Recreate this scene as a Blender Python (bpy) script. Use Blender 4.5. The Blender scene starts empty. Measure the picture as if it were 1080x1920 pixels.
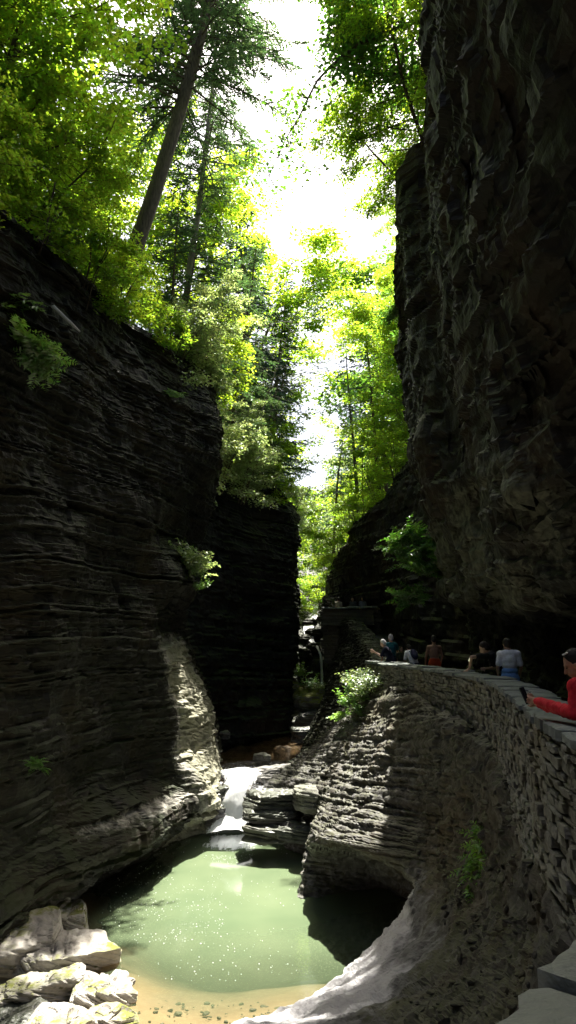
import bpy, bmesh, math, random
import numpy as np
from mathutils import Vector, Matrix, Quaternion
R = math.radians
scene = bpy.context.scene
COL = scene.collection
rnd = random.Random(7)
CAMZ = 1.6
FPX = 1371.0
PITCH = math.atan(240 / FPX)
CP, SP = math.cos(PITCH), math.sin(PITCH)

def ray(px, py):
    u = (px - 540) / FPX; v = (960 - py) / FPX
    return np.array([u, CP - v * SP, SP + v * CP])
def P(px, py, d):                      # point at forward distance d
    r = ray(px, py)
    return r * (d / r[1]) + np.array([0, 0, CAMZ])
def PZ(px, py, z):                     # point on the level z (world)
    r = ray(px, py)
    return r * ((z - CAMZ) / r[2]) + np.array([0, 0, CAMZ])
WZ = CAMZ - 6.5                        # pool level
SZ = CAMZ - 5.0                        # upper stream level

# ---------------------------------------------------------------- noise
def _hash(ix, iy, iz, seed):
    h = (ix.astype(np.int64) * 374761393 + iy.astype(np.int64) * 668265263 + iz.astype(np.int64) * 2147483647 + seed * 1274126177) & 0xFFFFFFFF
    h = ((h ^ (h >> 13)) * 1274126177) & 0xFFFFFFFF
    h = ((h ^ (h >> 16)) * 2246822519) & 0xFFFFFFFF
    h = h ^ (h >> 15)
    return (h & 0xFFFFFF) / float(0xFFFFFF)
def vnoise(p, seed=0):
    p = np.asarray(p, float); i = np.floor(p); f = p - i; f = f * f * (3 - 2 * f)
    i = i.astype(np.int64); r = 0
    for dx in (0, 1):
        for dy in (0, 1):
            for dz in (0, 1):
                w = (f[:, 0] if dx else 1 - f[:, 0]) * (f[:, 1] if dy else 1 - f[:, 1]) * (f[:, 2] if dz else 1 - f[:, 2])
                r = r + w * _hash(i[:, 0] + dx, i[:, 1] + dy, i[:, 2] + dz, seed)
    return r * 2 - 1
def fbm(p, oct=4, seed=0, gain=.5):
    r = 0; a = 1; t = 0; q = np.asarray(p, float)
    for o in range(oct):
        r = r + a * vnoise(q, seed + o * 17); t += a; a *= gain; q = q * 2.03 + 11.3
    return r / t

# ---------------------------------------------------------------- mesh building
def np_mesh(name, V, quads=None, tris=None, smooth=False, mats=(), midx=None):
    me = bpy.data.meshes.new(name)
    V = np.asarray(V, np.float32)
    nq = 0 if quads is None else len(quads); nt = 0 if tris is None else len(tris)
    parts = []
    if nq: parts.append(np.asarray(quads, np.int32).ravel())
    if nt: parts.append(np.asarray(tris, np.int32).ravel())
    loops = np.concatenate(parts)
    me.vertices.add(len(V)); me.vertices.foreach_set('co', V.ravel())
    me.loops.add(len(loops)); me.loops.foreach_set('vertex_index', loops)
    starts = np.concatenate([np.arange(nq) * 4, nq * 4 + np.arange(nt) * 3]).astype(np.int32)
    me.polygons.add(nq + nt); me.polygons.foreach_set('loop_start', starts)
    me.polygons.foreach_set('use_smooth', np.full(nq + nt, bool(smooth)))
    for m in mats: me.materials.append(m)
    if midx is not None: me.polygons.foreach_set('material_index', np.asarray(midx, np.int32))
    me.update(calc_edges=True); me.validate()
    return me
def link(name, me, parent=None, loc=None, rot=None):
    o = bpy.data.objects.new(name, me); COL.objects.link(o)
    if parent is not None: o.parent = parent
    if loc is not None: o.location = loc
    if rot is not None: o.rotation_euler = rot
    return o
def empty(name, loc=(0, 0, 0), rz=0):
    o = bpy.data.objects.new(name, None); COL.objects.link(o)
    o.location = loc; o.rotation_euler = (0, 0, rz); o.empty_display_size = .2
    return o
def tag(o, label=None, cat=None, group=None, kind=None):
    if label: o['label'] = label
    if cat: o['category'] = cat
    if group: o['group'] = group
    if kind: o['kind'] = kind
    return o
def copy_tree(o, parent=None):
    c = o.copy(); COL.objects.link(c); c.parent = parent
    for ch in list(o.children): copy_tree(ch, c)
    return c

def catmull(C, axis, n, lin=0.0):
    C = np.moveaxis(np.asarray(C, float), axis, 0); m = len(C)
    seg = np.linalg.norm(np.diff(C, axis=0), axis=-1)
    seg = seg.reshape(m - 1, -1).mean(1) + 1e-6
    t = np.concatenate([[0], np.cumsum(seg)]); s = np.linspace(0, t[-1], n)
    k = np.clip(np.searchsorted(t, s, side='right') - 1, 0, m - 2)
    f = (s - t[k]) / seg[k]
    sh = (-1,) + (1,) * (C.ndim - 1)
    p0 = C[np.clip(k - 1, 0, m - 1)]; p1 = C[k]; p2 = C[k + 1]; p3 = C[np.clip(k + 2, 0, m - 1)]
    # non uniform tangents
    d0 = seg[np.clip(k - 1, 0, m - 2)].reshape(sh); d1 = seg[k].reshape(sh); d2 = seg[np.clip(k + 1, 0, m - 2)].reshape(sh)
    m1 = ((p1 - p0) / d0 * d1 + (p2 - p1) / d1 * d0) / (d0 + d1) * d1
    m2 = ((p2 - p1) / d1 * d2 + (p3 - p2) / d2 * d1) / (d1 + d2) * d1
    f = f.reshape(sh); f2 = f * f; f3 = f2 * f
    r = (2 * f3 - 3 * f2 + 1) * p1 + (f3 - 2 * f2 + f) * m1 + (-2 * f3 + 3 * f2) * p2 + (f3 - f2) * m2
    if lin: r = r * (1 - lin) + (p1 + (p2 - p1) * f) * lin
    return np.moveaxis(r, 0, axis)
def lattice(ctrl, dv, du, lin=.35):
    """ctrl[column][row] -> dense grid, axis 0 along the columns, axis 1 down the rows"""
    C = np.asarray(ctrl, float)
    Lu = np.linalg.norm(np.diff(C, axis=0), axis=-1).mean(1).sum()
    Lv = np.linalg.norm(np.diff(C, axis=1), axis=-1).mean(0).sum()
    nu = max(8, int(Lu / du)); nv = max(8, int(Lv / dv))
    return catmull(catmull(C, 0, nu, lin), 1, nv, lin)
def gnormals(G):
    a = np.gradient(G, axis=0); b = np.gradient(G, axis=1)
    n = np.cross(a, b); n /= np.linalg.norm(n, axis=-1, keepdims=True) + 1e-9
    return n
def gmesh(name, G, mats, flip=False, smooth=False):
    nu, nv = G.shape[:2]
    i = np.arange(nu * nv).reshape(nu, nv)
    q = np.stack([i[:-1, :-1], i[1:, :-1], i[1:, 1:], i[:-1, 1:]], -1).reshape(-1, 4)
    if flip: q = q[:, ::-1]
    return np_mesh(name, G.reshape(-1, 3), q, smooth=smooth, mats=mats)

def strata(Pp, seed=0, tilt=(0, 0), thick=(.06, .35), blk=1.2, warp=.18):
    """bedding ledges: about -1..1 per point, stepped along z, broken into blocks"""
    rs = np.random.RandomState(seed + 5)
    b = Pp[:, 2] + tilt[0] * Pp[:, 0] + tilt[1] * Pp[:, 1] + warp * fbm(Pp * [.18, .18, .1], 3, seed) + .03 * fbm(Pp * [1.1, 1.1, .6], 3, seed + 3)
    th = rs.uniform(thick[0], thick[1], 900) * rs.choice([.5, 1, 1, 1.7], 900)
    edges = np.cumsum(th) - 40
    L = np.searchsorted(edges, b)
    prot = np.random.RandomState(seed + 9).uniform(-1, 1, 2000)[L]
    s = Pp[:, 1] + .7 * Pp[:, 0] + .25 * fbm(Pp * .9, 2, seed + 21)
    bl = blk * (0.5 + np.random.RandomState(seed + 2).rand(2000)[L])
    off = np.random.RandomState(seed + 1).rand(2000)[L] * 7
    ib = np.floor(s / bl + off)
    bv = _hash(L, ib, L * 0, seed + 77) * 2 - 1
    top = edges[np.clip(L, 0, 899)]; lo = edges[np.clip(L - 1, 0, 899)]
    d = np.minimum(np.abs(top - b), np.abs(b - lo))
    notch = np.exp(-(d / .022) ** 2)
    amp = .45 + .55 * np.clip(fbm(Pp * [.35, .35, .5], 3, seed + 40) * 1.6 + .4, 0, 1)
    return amp * (.55 * prot + .6 * bv) - .35 * notch
def rockify(G, seed, A=.16, B=.12, big=.35, flip=False, horiz=.75, mask=None, smask=None, fine=0, rough7=.03, **kw):
    n = gnormals(G) * (-1 if flip else 1)
    N = n.copy(); N[..., 2] *= (1 - horiz); N /= np.linalg.norm(N, axis=-1, keepdims=True) + 1e-6
    Pp = G.reshape(-1, 3)
    d = A * strata(Pp, seed, **kw) * (1 if smask is None else smask.reshape(-1)) + B * fbm(Pp * 1.6, 4, seed + 100) + big * fbm(Pp * .33, 3, seed + 200) + rough7 * fbm(Pp * 7, 3, seed + 300)
    if fine: d = d + fine * strata(Pp * 2.9 + 5, seed + 31, **{k: v for k, v in kw.items() if k in ('tilt', 'warp')}, thick=(.05, .5), blk=.9) * (1 if smask is None else smask.reshape(-1))
    if mask is not None: d = d * mask.reshape(-1)
    return G + N * d.reshape(G.shape[:2] + (1,))
QL = 1; QT = 1.0; HAZE = 0
# ---------------------------------------------------------------- materials
class NT:
    def __init__(s, name):
        s.m = bpy.data.materials.new(name); s.m.use_nodes = True; s.t = s.m.node_tree; s.t.nodes.clear()
        s.out = s.n('ShaderNodeOutputMaterial')
    def n(s, typ, **kw):
        nd = s.t.nodes.new(typ)
        for k, v in kw.items():
            if k.startswith('i_'):
                key = k[2:]; key = int(key) if key.isdigit() else key.replace('_', ' ')
                nd.inputs[key].default_value = v
            else: setattr(nd, k, v)
        return nd
    def l(s, a, b): s.t.links.new(a, b)
    def coord(s, scale=(1, 1, 1), kind='geo', rot=(0, 0, 0)):
        if kind == 'geo': src = s.n('ShaderNodeNewGeometry').outputs['Position']
        else: src = s.n('ShaderNodeTexCoord').outputs['Object']
        mp = s.n('ShaderNodeMapping'); mp.inputs['Scale'].default_value = scale; mp.inputs['Rotation'].default_value = rot
        s.l(src, mp.inputs[0]); return mp.outputs[0]
    def noise(s, vec, scale, detail=4, rough=.55):
        n = s.n('ShaderNodeTexNoise'); n.inputs['Scale'].default_value = scale; n.inputs['Detail'].default_value = detail; n.inputs['Roughness'].default_value = rough
        s.l(vec, n.inputs['Vector']); return n.outputs[0]
    def ramp(s, fac, stops, interp='LINEAR'):
        r = s.n('ShaderNodeValToRGB'); cr = r.color_ramp; cr.interpolation = interp
        while len(cr.elements) < len(stops): cr.elements.new(.5)
        for e, (p, c) in zip(cr.elements, stops):
            e.position = p; e.color = tuple(c) + (1,) if len(c) == 3 else c
        s.l(fac, r.inputs[0]); return r.outputs[0]
    def mixc(s, fac, a, b, typ='MIX'):
        m = s.n('ShaderNodeMix', data_type='RGBA', blend_type=typ)
        for sock, v in ((m.inputs[0], fac), (m.inputs[6], a), (m.inputs[7], b)):
            if hasattr(v, 'links'): s.l(v, sock)
            elif isinstance(v, (int, float)): sock.default_value = v
            else: sock.default_value = tuple(v) + (1,)
        return m.outputs[2]
    def math(s, op, a, b=None, clamp=False):
        m = s.n('ShaderNodeMath', operation=op, use_clamp=clamp)
        for k, v in ((0, a), (1, b)):
            if v is None: continue
            if hasattr(v, 'links'): s.l(v, m.inputs[k])
            else: m.inputs[k].default_value = v
        return m.outputs[0]
    def bump(s, h, strength=.4, dist=.05, prev=None):
        b = s.n('ShaderNodeBump'); b.inputs['Strength'].default_value = strength; b.inputs['Distance'].default_value = dist
        s.l(h, b.inputs['Height'])
        if prev is not None: s.l(prev, b.inputs['Normal'])
        return b.outputs[0]

def rock_mat(name, dark, light, moss=.35, mosscol=(.05, .085, .012), rough=(.45, .85), tint=(.16, .10, .055), tint_amt=.4, layer=(.5, .5, 7), bump=.6, mth=.66, worn_lit=None):
    t = NT(name)
    c = t.coord(); cl = t.coord(layer)
    n1 = t.noise(cl, 1.0, 6, .62); n2 = t.noise(c, .45, 4); n3 = t.noise(c, 6, 5, .6); n4 = t.noise(c, 28, 3, .6)
    f = t.math('ADD', t.math('MULTIPLY', n1, .6), t.math('MULTIPLY', n3, .4))
    col = t.ramp(f, [(.32, dark), (.52, tuple((a + b) / 2 for a, b in zip(dark, light))), (.68, light)])
    tm = t.math('MULTIPLY', t.ramp(n2, [(.48, (0, 0, 0)), (.62, (1, 1, 1))]), tint_amt)
    col = t.mixc(tm, col, tint)
    geo = t.n('ShaderNodeNewGeometry'); sp = t.n('ShaderNodeSeparateXYZ'); t.l(geo.outputs['Normal'], sp.inputs[0])
    up = t.math('MULTIPLY', sp.outputs[2], .35)
    mm = t.math('ADD', up, t.math('ADD', t.math('MULTIPLY', t.noise(c, .8, 5, .65), .8), t.math('MULTIPLY', n3, .25)))
    mf = t.math('MULTIPLY', t.ramp(mm, [(mth, (0, 0, 0)), (mth + .13, (1, 1, 1))]), moss * 2 if moss < .5 else 1)
    mc = t.mixc(n4, tuple(x * .6 for x in mosscol), tuple(x * 1.5 for x in mosscol))
    col = t.mixc(mf, col, mc)
    if worn_lit is not None:
        at = t.n('ShaderNodeAttribute', attribute_name='worn_lit')  # mask for worn rock and for sunlight painted into the rock colour
        wc = t.ramp(t.math('ADD', t.math('MULTIPLY', n3, .5), t.math('MULTIPLY', t.noise(t.coord((.5, 1.6, 2.5)), 1.3, 5, .6), .5)), [(.38, worn_lit[0]), (.62, worn_lit[1])])
        wf = t.ramp(t.math('ADD', at.outputs['Fac'], t.math('MULTIPLY', t.math('SUBTRACT', n3, .5), .9)), [(.35, (0, 0, 0)), (.6, (1, 1, 1))])
        col = t.mixc(wf, col, wc)
        w2 = t.ramp(t.math('ADD', at.outputs['Fac'], t.math('MULTIPLY', t.math('SUBTRACT', n3, .5), .3)), [(.72, (0, 0, 0)), (.92, (1, 1, 1))])
        col = t.mixc(w2, col, t.mixc(n3, worn_lit[2], worn_lit[3]))  # brightest end, a sunlit look put into the colour
    bs = t.n('ShaderNodeBsdfPrincipled'); t.l(col, bs.inputs['Base Color'])
    rg = t.math('ADD', t.math('MULTIPLY', n2, rough[1] - rough[0]), rough[0]); t.l(rg, bs.inputs['Roughness']); bs.inputs['Specular IOR Level'].default_value = .22
    h = t.bump(n1, bump, .09); h = t.bump(n3, bump * .8, .05, h); h = t.bump(n4, bump * .5, .012, h)
    t.l(h, bs.inputs['Normal']); t.l(bs.outputs[0], t.out.inputs[0])
    return t.m

def leaf_mat(name, col, trans, var=.35, gloss=.12, mix=.5):
    t = NT(name)
    geo = t.n('ShaderNodeNewGeometry'); ri = geo.outputs['Random Per Island']
    oi = t.n('ShaderNodeObjectInfo')
    hsv = t.n('ShaderNodeHueSaturation'); hsv.inputs['Color'].default_value = tuple(col) + (1,)
    hs2 = t.n('ShaderNodeHueSaturation'); hs2.inputs['Color'].default_value = tuple(trans) + (1,)
    val = t.math('ADD', t.math('MULTIPLY', ri, var * 2), 1 - var)
    val = t.math('MULTIPLY', val, t.math('ADD', t.math('MULTIPLY', oi.outputs['Random'], .3), .85))
    cn = t.noise(t.coord((1, 1, 1)), .55, 3); cn = t.math('SUBTRACT', cn, .5)
    val = t.math('MULTIPLY', val, t.math('ADD', 1, t.math('MULTIPLY', cn, 1.3)))
    hue = t.math('ADD', t.math('ADD', t.math('MULTIPLY', ri, .05), .487), t.math('MULTIPLY', t.math('ADD', cn, t.math('MULTIPLY', t.math('SUBTRACT', oi.outputs['Random'], .5), .35)), -.055))
    for h in (hsv, hs2): t.l(val, h.inputs['Value']); t.l(hue, h.inputs['Hue'])
    df = t.n('ShaderNodeBsdfDiffuse'); t.l(hsv.outputs[0], df.inputs[0])
    tr = t.n('ShaderNodeBsdfTranslucent'); t.l(hs2.outputs[0], tr.inputs[0])
    gl = t.n('ShaderNodeBsdfGlossy'); gl.inputs['Roughness'].default_value = .38; gl.inputs[0].default_value = (.8, .85, .8, 1)
    m1 = t.n('ShaderNodeMixShader'); m1.inputs[0].default_value = mix; t.l(df.outputs[0], m1.inputs[1]); t.l(tr.outputs[0], m1.inputs[2])
    m2 = t.n('ShaderNodeMixShader'); m2.inputs[0].default_value = gloss; t.l(m1.outputs[0], m2.inputs[1]); t.l(gl.outputs[0], m2.inputs[2])
    t.l(m2.outputs[0], t.out.inputs[0]); return t.m

def plain_mat(name, a, b, scale=8, rough=.8, bump=.2, spec=.3, kind='obj', stretch=(1, 1, 1), sheen=0):
    t = NT(name); c = t.coord(stretch, kind); n = t.noise(c, scale, 4, .6)
    bs = t.n('ShaderNodeBsdfPrincipled'); t.l(t.ramp(n, [(.3, a), (.7, b)]), bs.inputs['Base Color'])
    bs.inputs['Roughness'].default_value = rough; bs.inputs['Specular IOR Level'].default_value = spec
    if bump: t.l(t.bump(n, bump, .02), bs.inputs['Normal'])
    t.l(bs.outputs[0], t.out.inputs[0]); return t.m

M = {}
M['cliff_left'] = rock_mat('layered_shale', (.0035, .0034, .0031), (.026, .024, .018), moss=.3, mosscol=(.022, .032, .008), tint=(.04, .028, .014), tint_amt=.4, worn_lit=((.06, .058, .045), (.34, .325, .28), (.06, .06, .03), (.36, .35, .26)))
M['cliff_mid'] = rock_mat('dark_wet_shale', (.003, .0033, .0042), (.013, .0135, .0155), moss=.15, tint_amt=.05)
M['cliff_right'] = rock_mat('brown_shale', (.0038, .0034, .003), (.027, .024, .019), moss=.3, mosscol=(.075, .085, .035), tint=(.045, .028, .016), tint_amt=.5, worn_lit=((.025, .026, .018), (.13, .13, .095), (.025, .026, .018), (.13, .13, .095)), layer=(.9, .9, 3.2))
M['bank'] = rock_mat('pale_bank_rock', (.05, .046, .044), (.25, .235, .225), moss=.16, tint=(.16, .13, .10), tint_amt=.3, layer=(.7, .7, 9))
M['bank'] = rock_mat('bank_rock', (.013, .012, .0098), (.10, .093, .08), moss=.3, mosscol=(.05, .055, .018), tint=(.075, .06, .04), tint_amt=.8, layer=(1.2, 1.2, 6), mth=.70, worn_lit=((.024, .0235, .024), (.155, .15, .148), (.20, .196, .20), (.50, .49, .495)))
M['ledge'] = rock_mat('pale_layered_ledge', (.07, .065, .062), (.32, .30, .29), moss=.16, tint=(.16, .13, .10), tint_amt=.3, layer=(.7, .7, 9))
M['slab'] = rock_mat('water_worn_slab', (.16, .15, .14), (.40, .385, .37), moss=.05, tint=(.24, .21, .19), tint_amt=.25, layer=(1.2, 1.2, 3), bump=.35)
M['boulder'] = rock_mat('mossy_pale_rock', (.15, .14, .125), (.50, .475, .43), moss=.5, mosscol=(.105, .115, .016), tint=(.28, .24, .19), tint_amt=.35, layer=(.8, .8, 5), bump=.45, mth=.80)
M['moss_rock'] = rock_mat('moss_covered_rock', (.10, .095, .08), (.36, .35, .32), moss=.5, mosscol=(.13, .14, .02), tint=(.2, .18, .1), tint_amt=.4, layer=(.8, .8, 6), mth=.58)
M['dark_block'] = rock_mat('wet_dark_block', (.035, .035, .037), (.16, .155, .15), moss=.12, rough=(.2, .6), tint_amt=.2)
M['wall'] = rock_mat('wall_stone', (.07, .066, .058), (.25, .245, .22), moss=.14, mosscol=(.07, .08, .03), tint=(.2, .16, .10), tint_amt=.45, layer=(3, 3, 3), bump=.5)
M['mortar'] = rock_mat('wall_core', (.03, .028, .025), (.08, .075, .065), moss=.2, tint_amt=.2)
M['coping'] = rock_mat('flat_coping_stone', (.11, .125, .13), (.25, .27, .275), moss=.12, tint=(.17, .17, .14), tint_amt=.35, layer=(2.5, 2.5, 2.5), bump=.6, rough=(.5, .8))
M['path'] = rock_mat('worn_paving', (.05, .048, .045), (.13, .125, .115), moss=.05, tint_amt=.2, layer=(2, 2, 2))
M['soil'] = rock_mat('forest_soil', (.03, .022, .014), (.09, .07, .04), moss=.4, mosscol=(.05, .075, .015), layer=(1, 1, 1), tint=(.12, .08, .04))
M['bed'] = rock_mat('sandy_bed', (.13, .098, .062), (.22, .172, .112), moss=0, tint=(.20, .13, .065), tint_amt=.4, layer=(1, 1, 1), bump=.3)
M['streambed'] = rock_mat('rusty_stream_bed', (.06, .038, .023), (.17, .105, .058), moss=.05, tint=(.10, .065, .038), tint_amt=.4, layer=(.6, .6, 3), bump=.6)
M['bark'] = plain_mat('rough_bark', (.035, .026, .02), (.13, .10, .08), 7, .9, .8, kind='obj', stretch=(3, 3, .5))
M['bark_pale'] = plain_mat('grey_bark', (.09, .08, .07), (.24, .22, .19), 6, .85, .5, kind='obj', stretch=(3, 3, .6))
M['deadwood'] = plain_mat('bleached_wood', (.28, .27, .25), (.5, .48, .45), 9, .8, .4, stretch=(4, 4, .5))
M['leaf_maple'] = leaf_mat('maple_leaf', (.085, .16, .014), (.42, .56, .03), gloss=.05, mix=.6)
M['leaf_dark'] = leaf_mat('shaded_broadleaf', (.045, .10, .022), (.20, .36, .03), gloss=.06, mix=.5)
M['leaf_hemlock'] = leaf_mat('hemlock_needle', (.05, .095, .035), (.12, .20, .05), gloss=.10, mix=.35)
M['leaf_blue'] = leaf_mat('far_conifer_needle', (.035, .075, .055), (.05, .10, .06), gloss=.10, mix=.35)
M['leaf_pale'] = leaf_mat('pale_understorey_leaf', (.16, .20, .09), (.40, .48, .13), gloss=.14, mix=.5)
M['leaf_fern'] = leaf_mat('fern_frond', (.09, .17, .03), (.22, .36, .04), gloss=.10, mix=.5)

# water
def water_mat():
    t = NT('murky_pool_water')
    at = t.n('ShaderNodeAttribute', attribute_name='depth'); d = at.outputs['Fac']
    c = t.coord()
    col = t.ramp(t.noise(c, .5, 3), [(.3, (.085, .118, .065)), (.7, (.115, .148, .083))])
    df = t.n('ShaderNodeBsdfDiffuse'); t.l(col, df.inputs[0])
    tr = t.n('ShaderNodeBsdfTransparent'); tr.inputs[0].default_value = (.95, .92, .80, 1)
    m = t.n('ShaderNodeMixShader'); fac = t.ramp(d, [(.0, (.10, .10, .10)), (.10, (.36, .36, .36)), (.35, (.68, .68, .68)), (.8, (.97, .97, .97))])
    t.l(fac, m.inputs[0]); t.l(tr.outputs[0], m.inputs[1]); t.l(df.outputs[0], m.inputs[2])
    gl = t.n('ShaderNodeBsdfGlossy'); gl.inputs['Roughness'].default_value = .04
    h = t.bump(t.noise(c, 4, 3), .12, .02); h = t.bump(t.noise(c, 20, 2), .10, .006, h)
    t.l(h, gl.inputs['Normal'])
    fr = t.n('ShaderNodeFresnel'); fr.inputs[0].default_value = 1.333; t.l(h, fr.inputs['Normal'])
    m2 = t.n('ShaderNodeMixShader'); t.l(fr.outputs[0], m2.inputs[0]); t.l(m.outputs[0], m2.inputs[1]); t.l(gl.outputs[0], m2.inputs[2])
    t.l(m2.outputs[0], t.out.inputs[0]); return t.m
M['water'] = water_mat()
def stream_mat():
    t = NT('shallow_stream_water'); c = t.coord()
    tr = t.n('ShaderNodeBsdfTransparent'); tr.inputs[0].default_value = (.85, .78, .66, 1)
    gl = t.n('ShaderNodeBsdfGlossy'); gl.inputs['Roughness'].default_value = .05
    h = t.bump(t.noise(c, 6, 4), .5, .06)
    t.l(h, gl.inputs['Normal']); fr = t.n('ShaderNodeFresnel'); fr.inputs[0].default_value = 1.333; t.l(h, fr.inputs['Normal'])
    m = t.n('ShaderNodeMixShader'); t.l(fr.outputs[0], m.inputs[0]); t.l(tr.outputs[0], m.inputs[1]); t.l(gl.outputs[0], m.inputs[2])
    fo = t.n('ShaderNodeBsdfDiffuse'); fo.inputs[0].default_value = (.75, .78, .8, 1)
    at = t.n('ShaderNodeAttribute', attribute_name='foam')
    ff = t.math('MULTIPLY', at.outputs['Fac'], t.ramp(t.noise(t.coord((3, 1, 1)), 3.5, 5, .65), [(.42, (0, 0, 0)), (.6, (1, 1, 1))]))
    m2 = t.n('ShaderNodeMixShader'); t.l(ff, m2.inputs[0]); t.l(m.outputs[0], m2.inputs[1]); t.l(fo.outputs[0], m2.inputs[2])
    t.l(m2.outputs[0], t.out.inputs[0]); return t.m
M['stream'] = stream_mat()
def foam_mat():
    t = NT('white_water'); fa = t.n('ShaderNodeAttribute', attribute_name='flow'); mp = t.n('ShaderNodeMapping'); mp.inputs['Scale'].default_value = (6, .9, 1); t.l(fa.outputs['Vector'], mp.inputs[0]); c = mp.outputs[0]
    n = t.math('ADD', t.math('MULTIPLY', t.noise(c, 1.6, 5, .65), .75), t.math('MULTIPLY', t.noise(t.coord((9, 9, 5)), 1, 3), .25))
    bs = t.n('ShaderNodeBsdfPrincipled'); t.l(t.ramp(n, [(.25, (.7, .74, .76)), (.5, (.9, .92, .93))]), bs.inputs['Base Color'])
    bs.inputs['Roughness'].default_value = .35; t.l(t.bump(n, .8, .06), bs.inputs['Normal'])
    tr = t.n('ShaderNodeBsdfTransparent'); ea = t.n('ShaderNodeAttribute', attribute_name='edge'); n = t.math('ADD', n, t.math('MULTIPLY', t.math('SUBTRACT', ea.outputs['Fac'], .45), .55)); tl_ = t.n('ShaderNodeBsdfTranslucent'); tl_.inputs[0].default_value = (.85, .88, .9, 1); mt = t.n('ShaderNodeMixShader'); mt.inputs[0].default_value = .5; t.l(bs.outputs[0], mt.inputs[1]); t.l(tl_.outputs[0], mt.inputs[2])
    m = t.n('ShaderNodeMixShader')
    t.l(t.ramp(n, [(.36, (0, 0, 0)), (.52, (1, 1, 1))]), m.inputs[0]); t.l(tr.outputs[0], m.inputs[1]); t.l(mt.outputs[0], m.inputs[2])
    t.l(m.outputs[0], t.out.inputs[0]); return t.m
M['foam'] = foam_mat()
def drop_mat():
    t = NT('water_droplet'); bs = t.n('ShaderNodeBsdfPrincipled')
    bs.inputs['Base Color'].default_value = (.8, .82, .82, 1); bs.inputs['Roughness'].default_value = .12; bs.inputs['Specular IOR Level'].default_value = .8
    t.l(bs.outputs[0], t.out.inputs[0]); return t.m
M['drop'] = drop_mat()
# ---------------------------------------------------------------- the setting
def Q(x, d, z): return np.array([x, d, z + CAMZ])        # heights here are given from eye level
def wrow(px, py, z=WZ): return PZ(px, py, z)

# base ground sheet, reaching the horizon
g = np_mesh('ground', [(-900, -900, CAMZ - 9.5), (900, -900, CAMZ - 9.5), (900, 1500, CAMZ - 9.5), (-900, 1500, CAMZ - 9.5)], [(0, 1, 2, 3)], mats=[M['soil']])
tag(link('ground', g), kind='structure')

# --- left cliff
def ext(cols, back=(-6, 1.5)):
    return [[c[0] + np.array([back[0], 0, back[1]])] + list(c) for c in cols]
Lz = [9.6, 8.3, 6.0, 3.5, 1.8, -.2, -2.6, -4.4, -5.0, -5.7, -6.5, -8.2]
def Lw(d, x, xs=None): return [Q(x + (xs[i] if xs else 0), d, z) for i, z in enumerate(Lz)]
def Lt(d, x, xs=None): return [Q(x + (xs[i] if xs else 0), d, z * (2.5 if z > 0 else 1)) for i, z in enumerate(Lz)]
lb = [0, .1, .2, .1, .1, .0, .2, .5, 1.1, 1.2, 1.5, 1.6]
left = [
    Lt(-25, 9.0), Lt(-24, 0), Lt(-19, -7.5), Lt(-12, -10.5, lb), Lt(-4, -10.3, lb), Lt(5, -8.8, lb), Lw(12.5, -7.0, lb),  # unseen walls behind the camera, raised and closed to cut skylight
    [P(90, 455, 17), P(70, 620, 17), P(50, 810, 17), P(40, 1000, 17), P(35, 1110, 17), P(30, 1230, 17), P(20, 1420, 17), P(30, 1590, 17), P(85, 1640, 17.6), P(100, 1665, 17.4), wrow(125, 1698), P(130, 1850, 17.2)],
    [P(195, 552, 20), P(190, 680, 20), P(180, 850, 20), P(170, 1005, 20), P(165, 1100, 20), P(165, 1210, 20), P(150, 1370, 20), P(148, 1505, 20), P(256, 1560, 20.5), P(258, 1588, 20.4), wrow(240, 1622), P(250, 1750, 20)],
    [P(285, 640, 23.5), P(315, 740, 23.5), P(300, 880, 23.5), P(285, 1005, 23.5), P(285, 1090, 23.5), P(297, 1190, 23.5), P(290, 1330, 23.5), P(292, 1450, 23.5), P(354, 1498, 24.1), P(354, 1526, 24.0), wrow(335, 1572), P(335, 1680, 23.5)],
    [P(325, 668, 24.6), P(345, 755, 24.6), P(330, 880, 24.6), P(286, 1005, 24.4), P(312, 1085, 24.2), P(296, 1185, 24.2), P(322, 1320, 24.2), P(330, 1435, 24.2), P(380, 1492, 24.8), P(378, 1518, 24.6), wrow(366, 1562), P(366, 1660, 24)],
    [P(372, 700, 27.2), P(402, 775, 27.2), P(386, 880, 27.2), P(312, 1005, 27.4), P(378, 1090, 27.0), P(318, 1180, 28.6), P(382, 1310, 30.0), P(406, 1415, 29.4), P(407, 1470, 27.6), P(408, 1500, 25.9), wrow(404, 1552), P(404, 1640, 25.5)],
    [Q(x_, 32.0, z) for x_, z in zip([-4, -3.6, -3.5, -4, -4.4, -4.3, -3.7, -3.3, -3.3, -3.4, -3.4, -3.5], Lz)], [Q(-6.0, 33.2, z) for z in Lz], [Q(-13, 34.5, z) for z in Lz],
]
G = lattice(ext(left), .05 / QL, .10 / QL)
G = rockify(G, 11, A=.17, B=.12, big=.42, fine=.06, tilt=(.10, -.05), thick=(.05, .55), blk=1.1, warp=.5)
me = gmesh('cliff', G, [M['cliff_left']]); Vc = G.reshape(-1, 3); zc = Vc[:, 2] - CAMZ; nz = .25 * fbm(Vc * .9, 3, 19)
wl = np.clip((Vc[:, 1] - 23.6) / 1.2 + nz, 0, 1) * np.clip((.6 - zc) / 1.0, 0, 1) * np.clip((31 - Vc[:, 1]), 0, 1)  # washed rock on the far corner, with its sunlit strip painted in paler
wl = np.maximum(wl, np.clip(1.0 - np.abs(zc + 4.72 + .5 * nz) / .30, 0, 1) * np.clip((Vc[:, 1] - 17) / 4, 0, 1) * .75 + nz * .25)  # pale band along the lip, painted as sun on the ledge top
at = me.attributes.new('worn_lit', 'FLOAT', 'POINT'); at.data.foreach_set('value', np.clip(wl, 0, 1).astype(np.float32))
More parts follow.
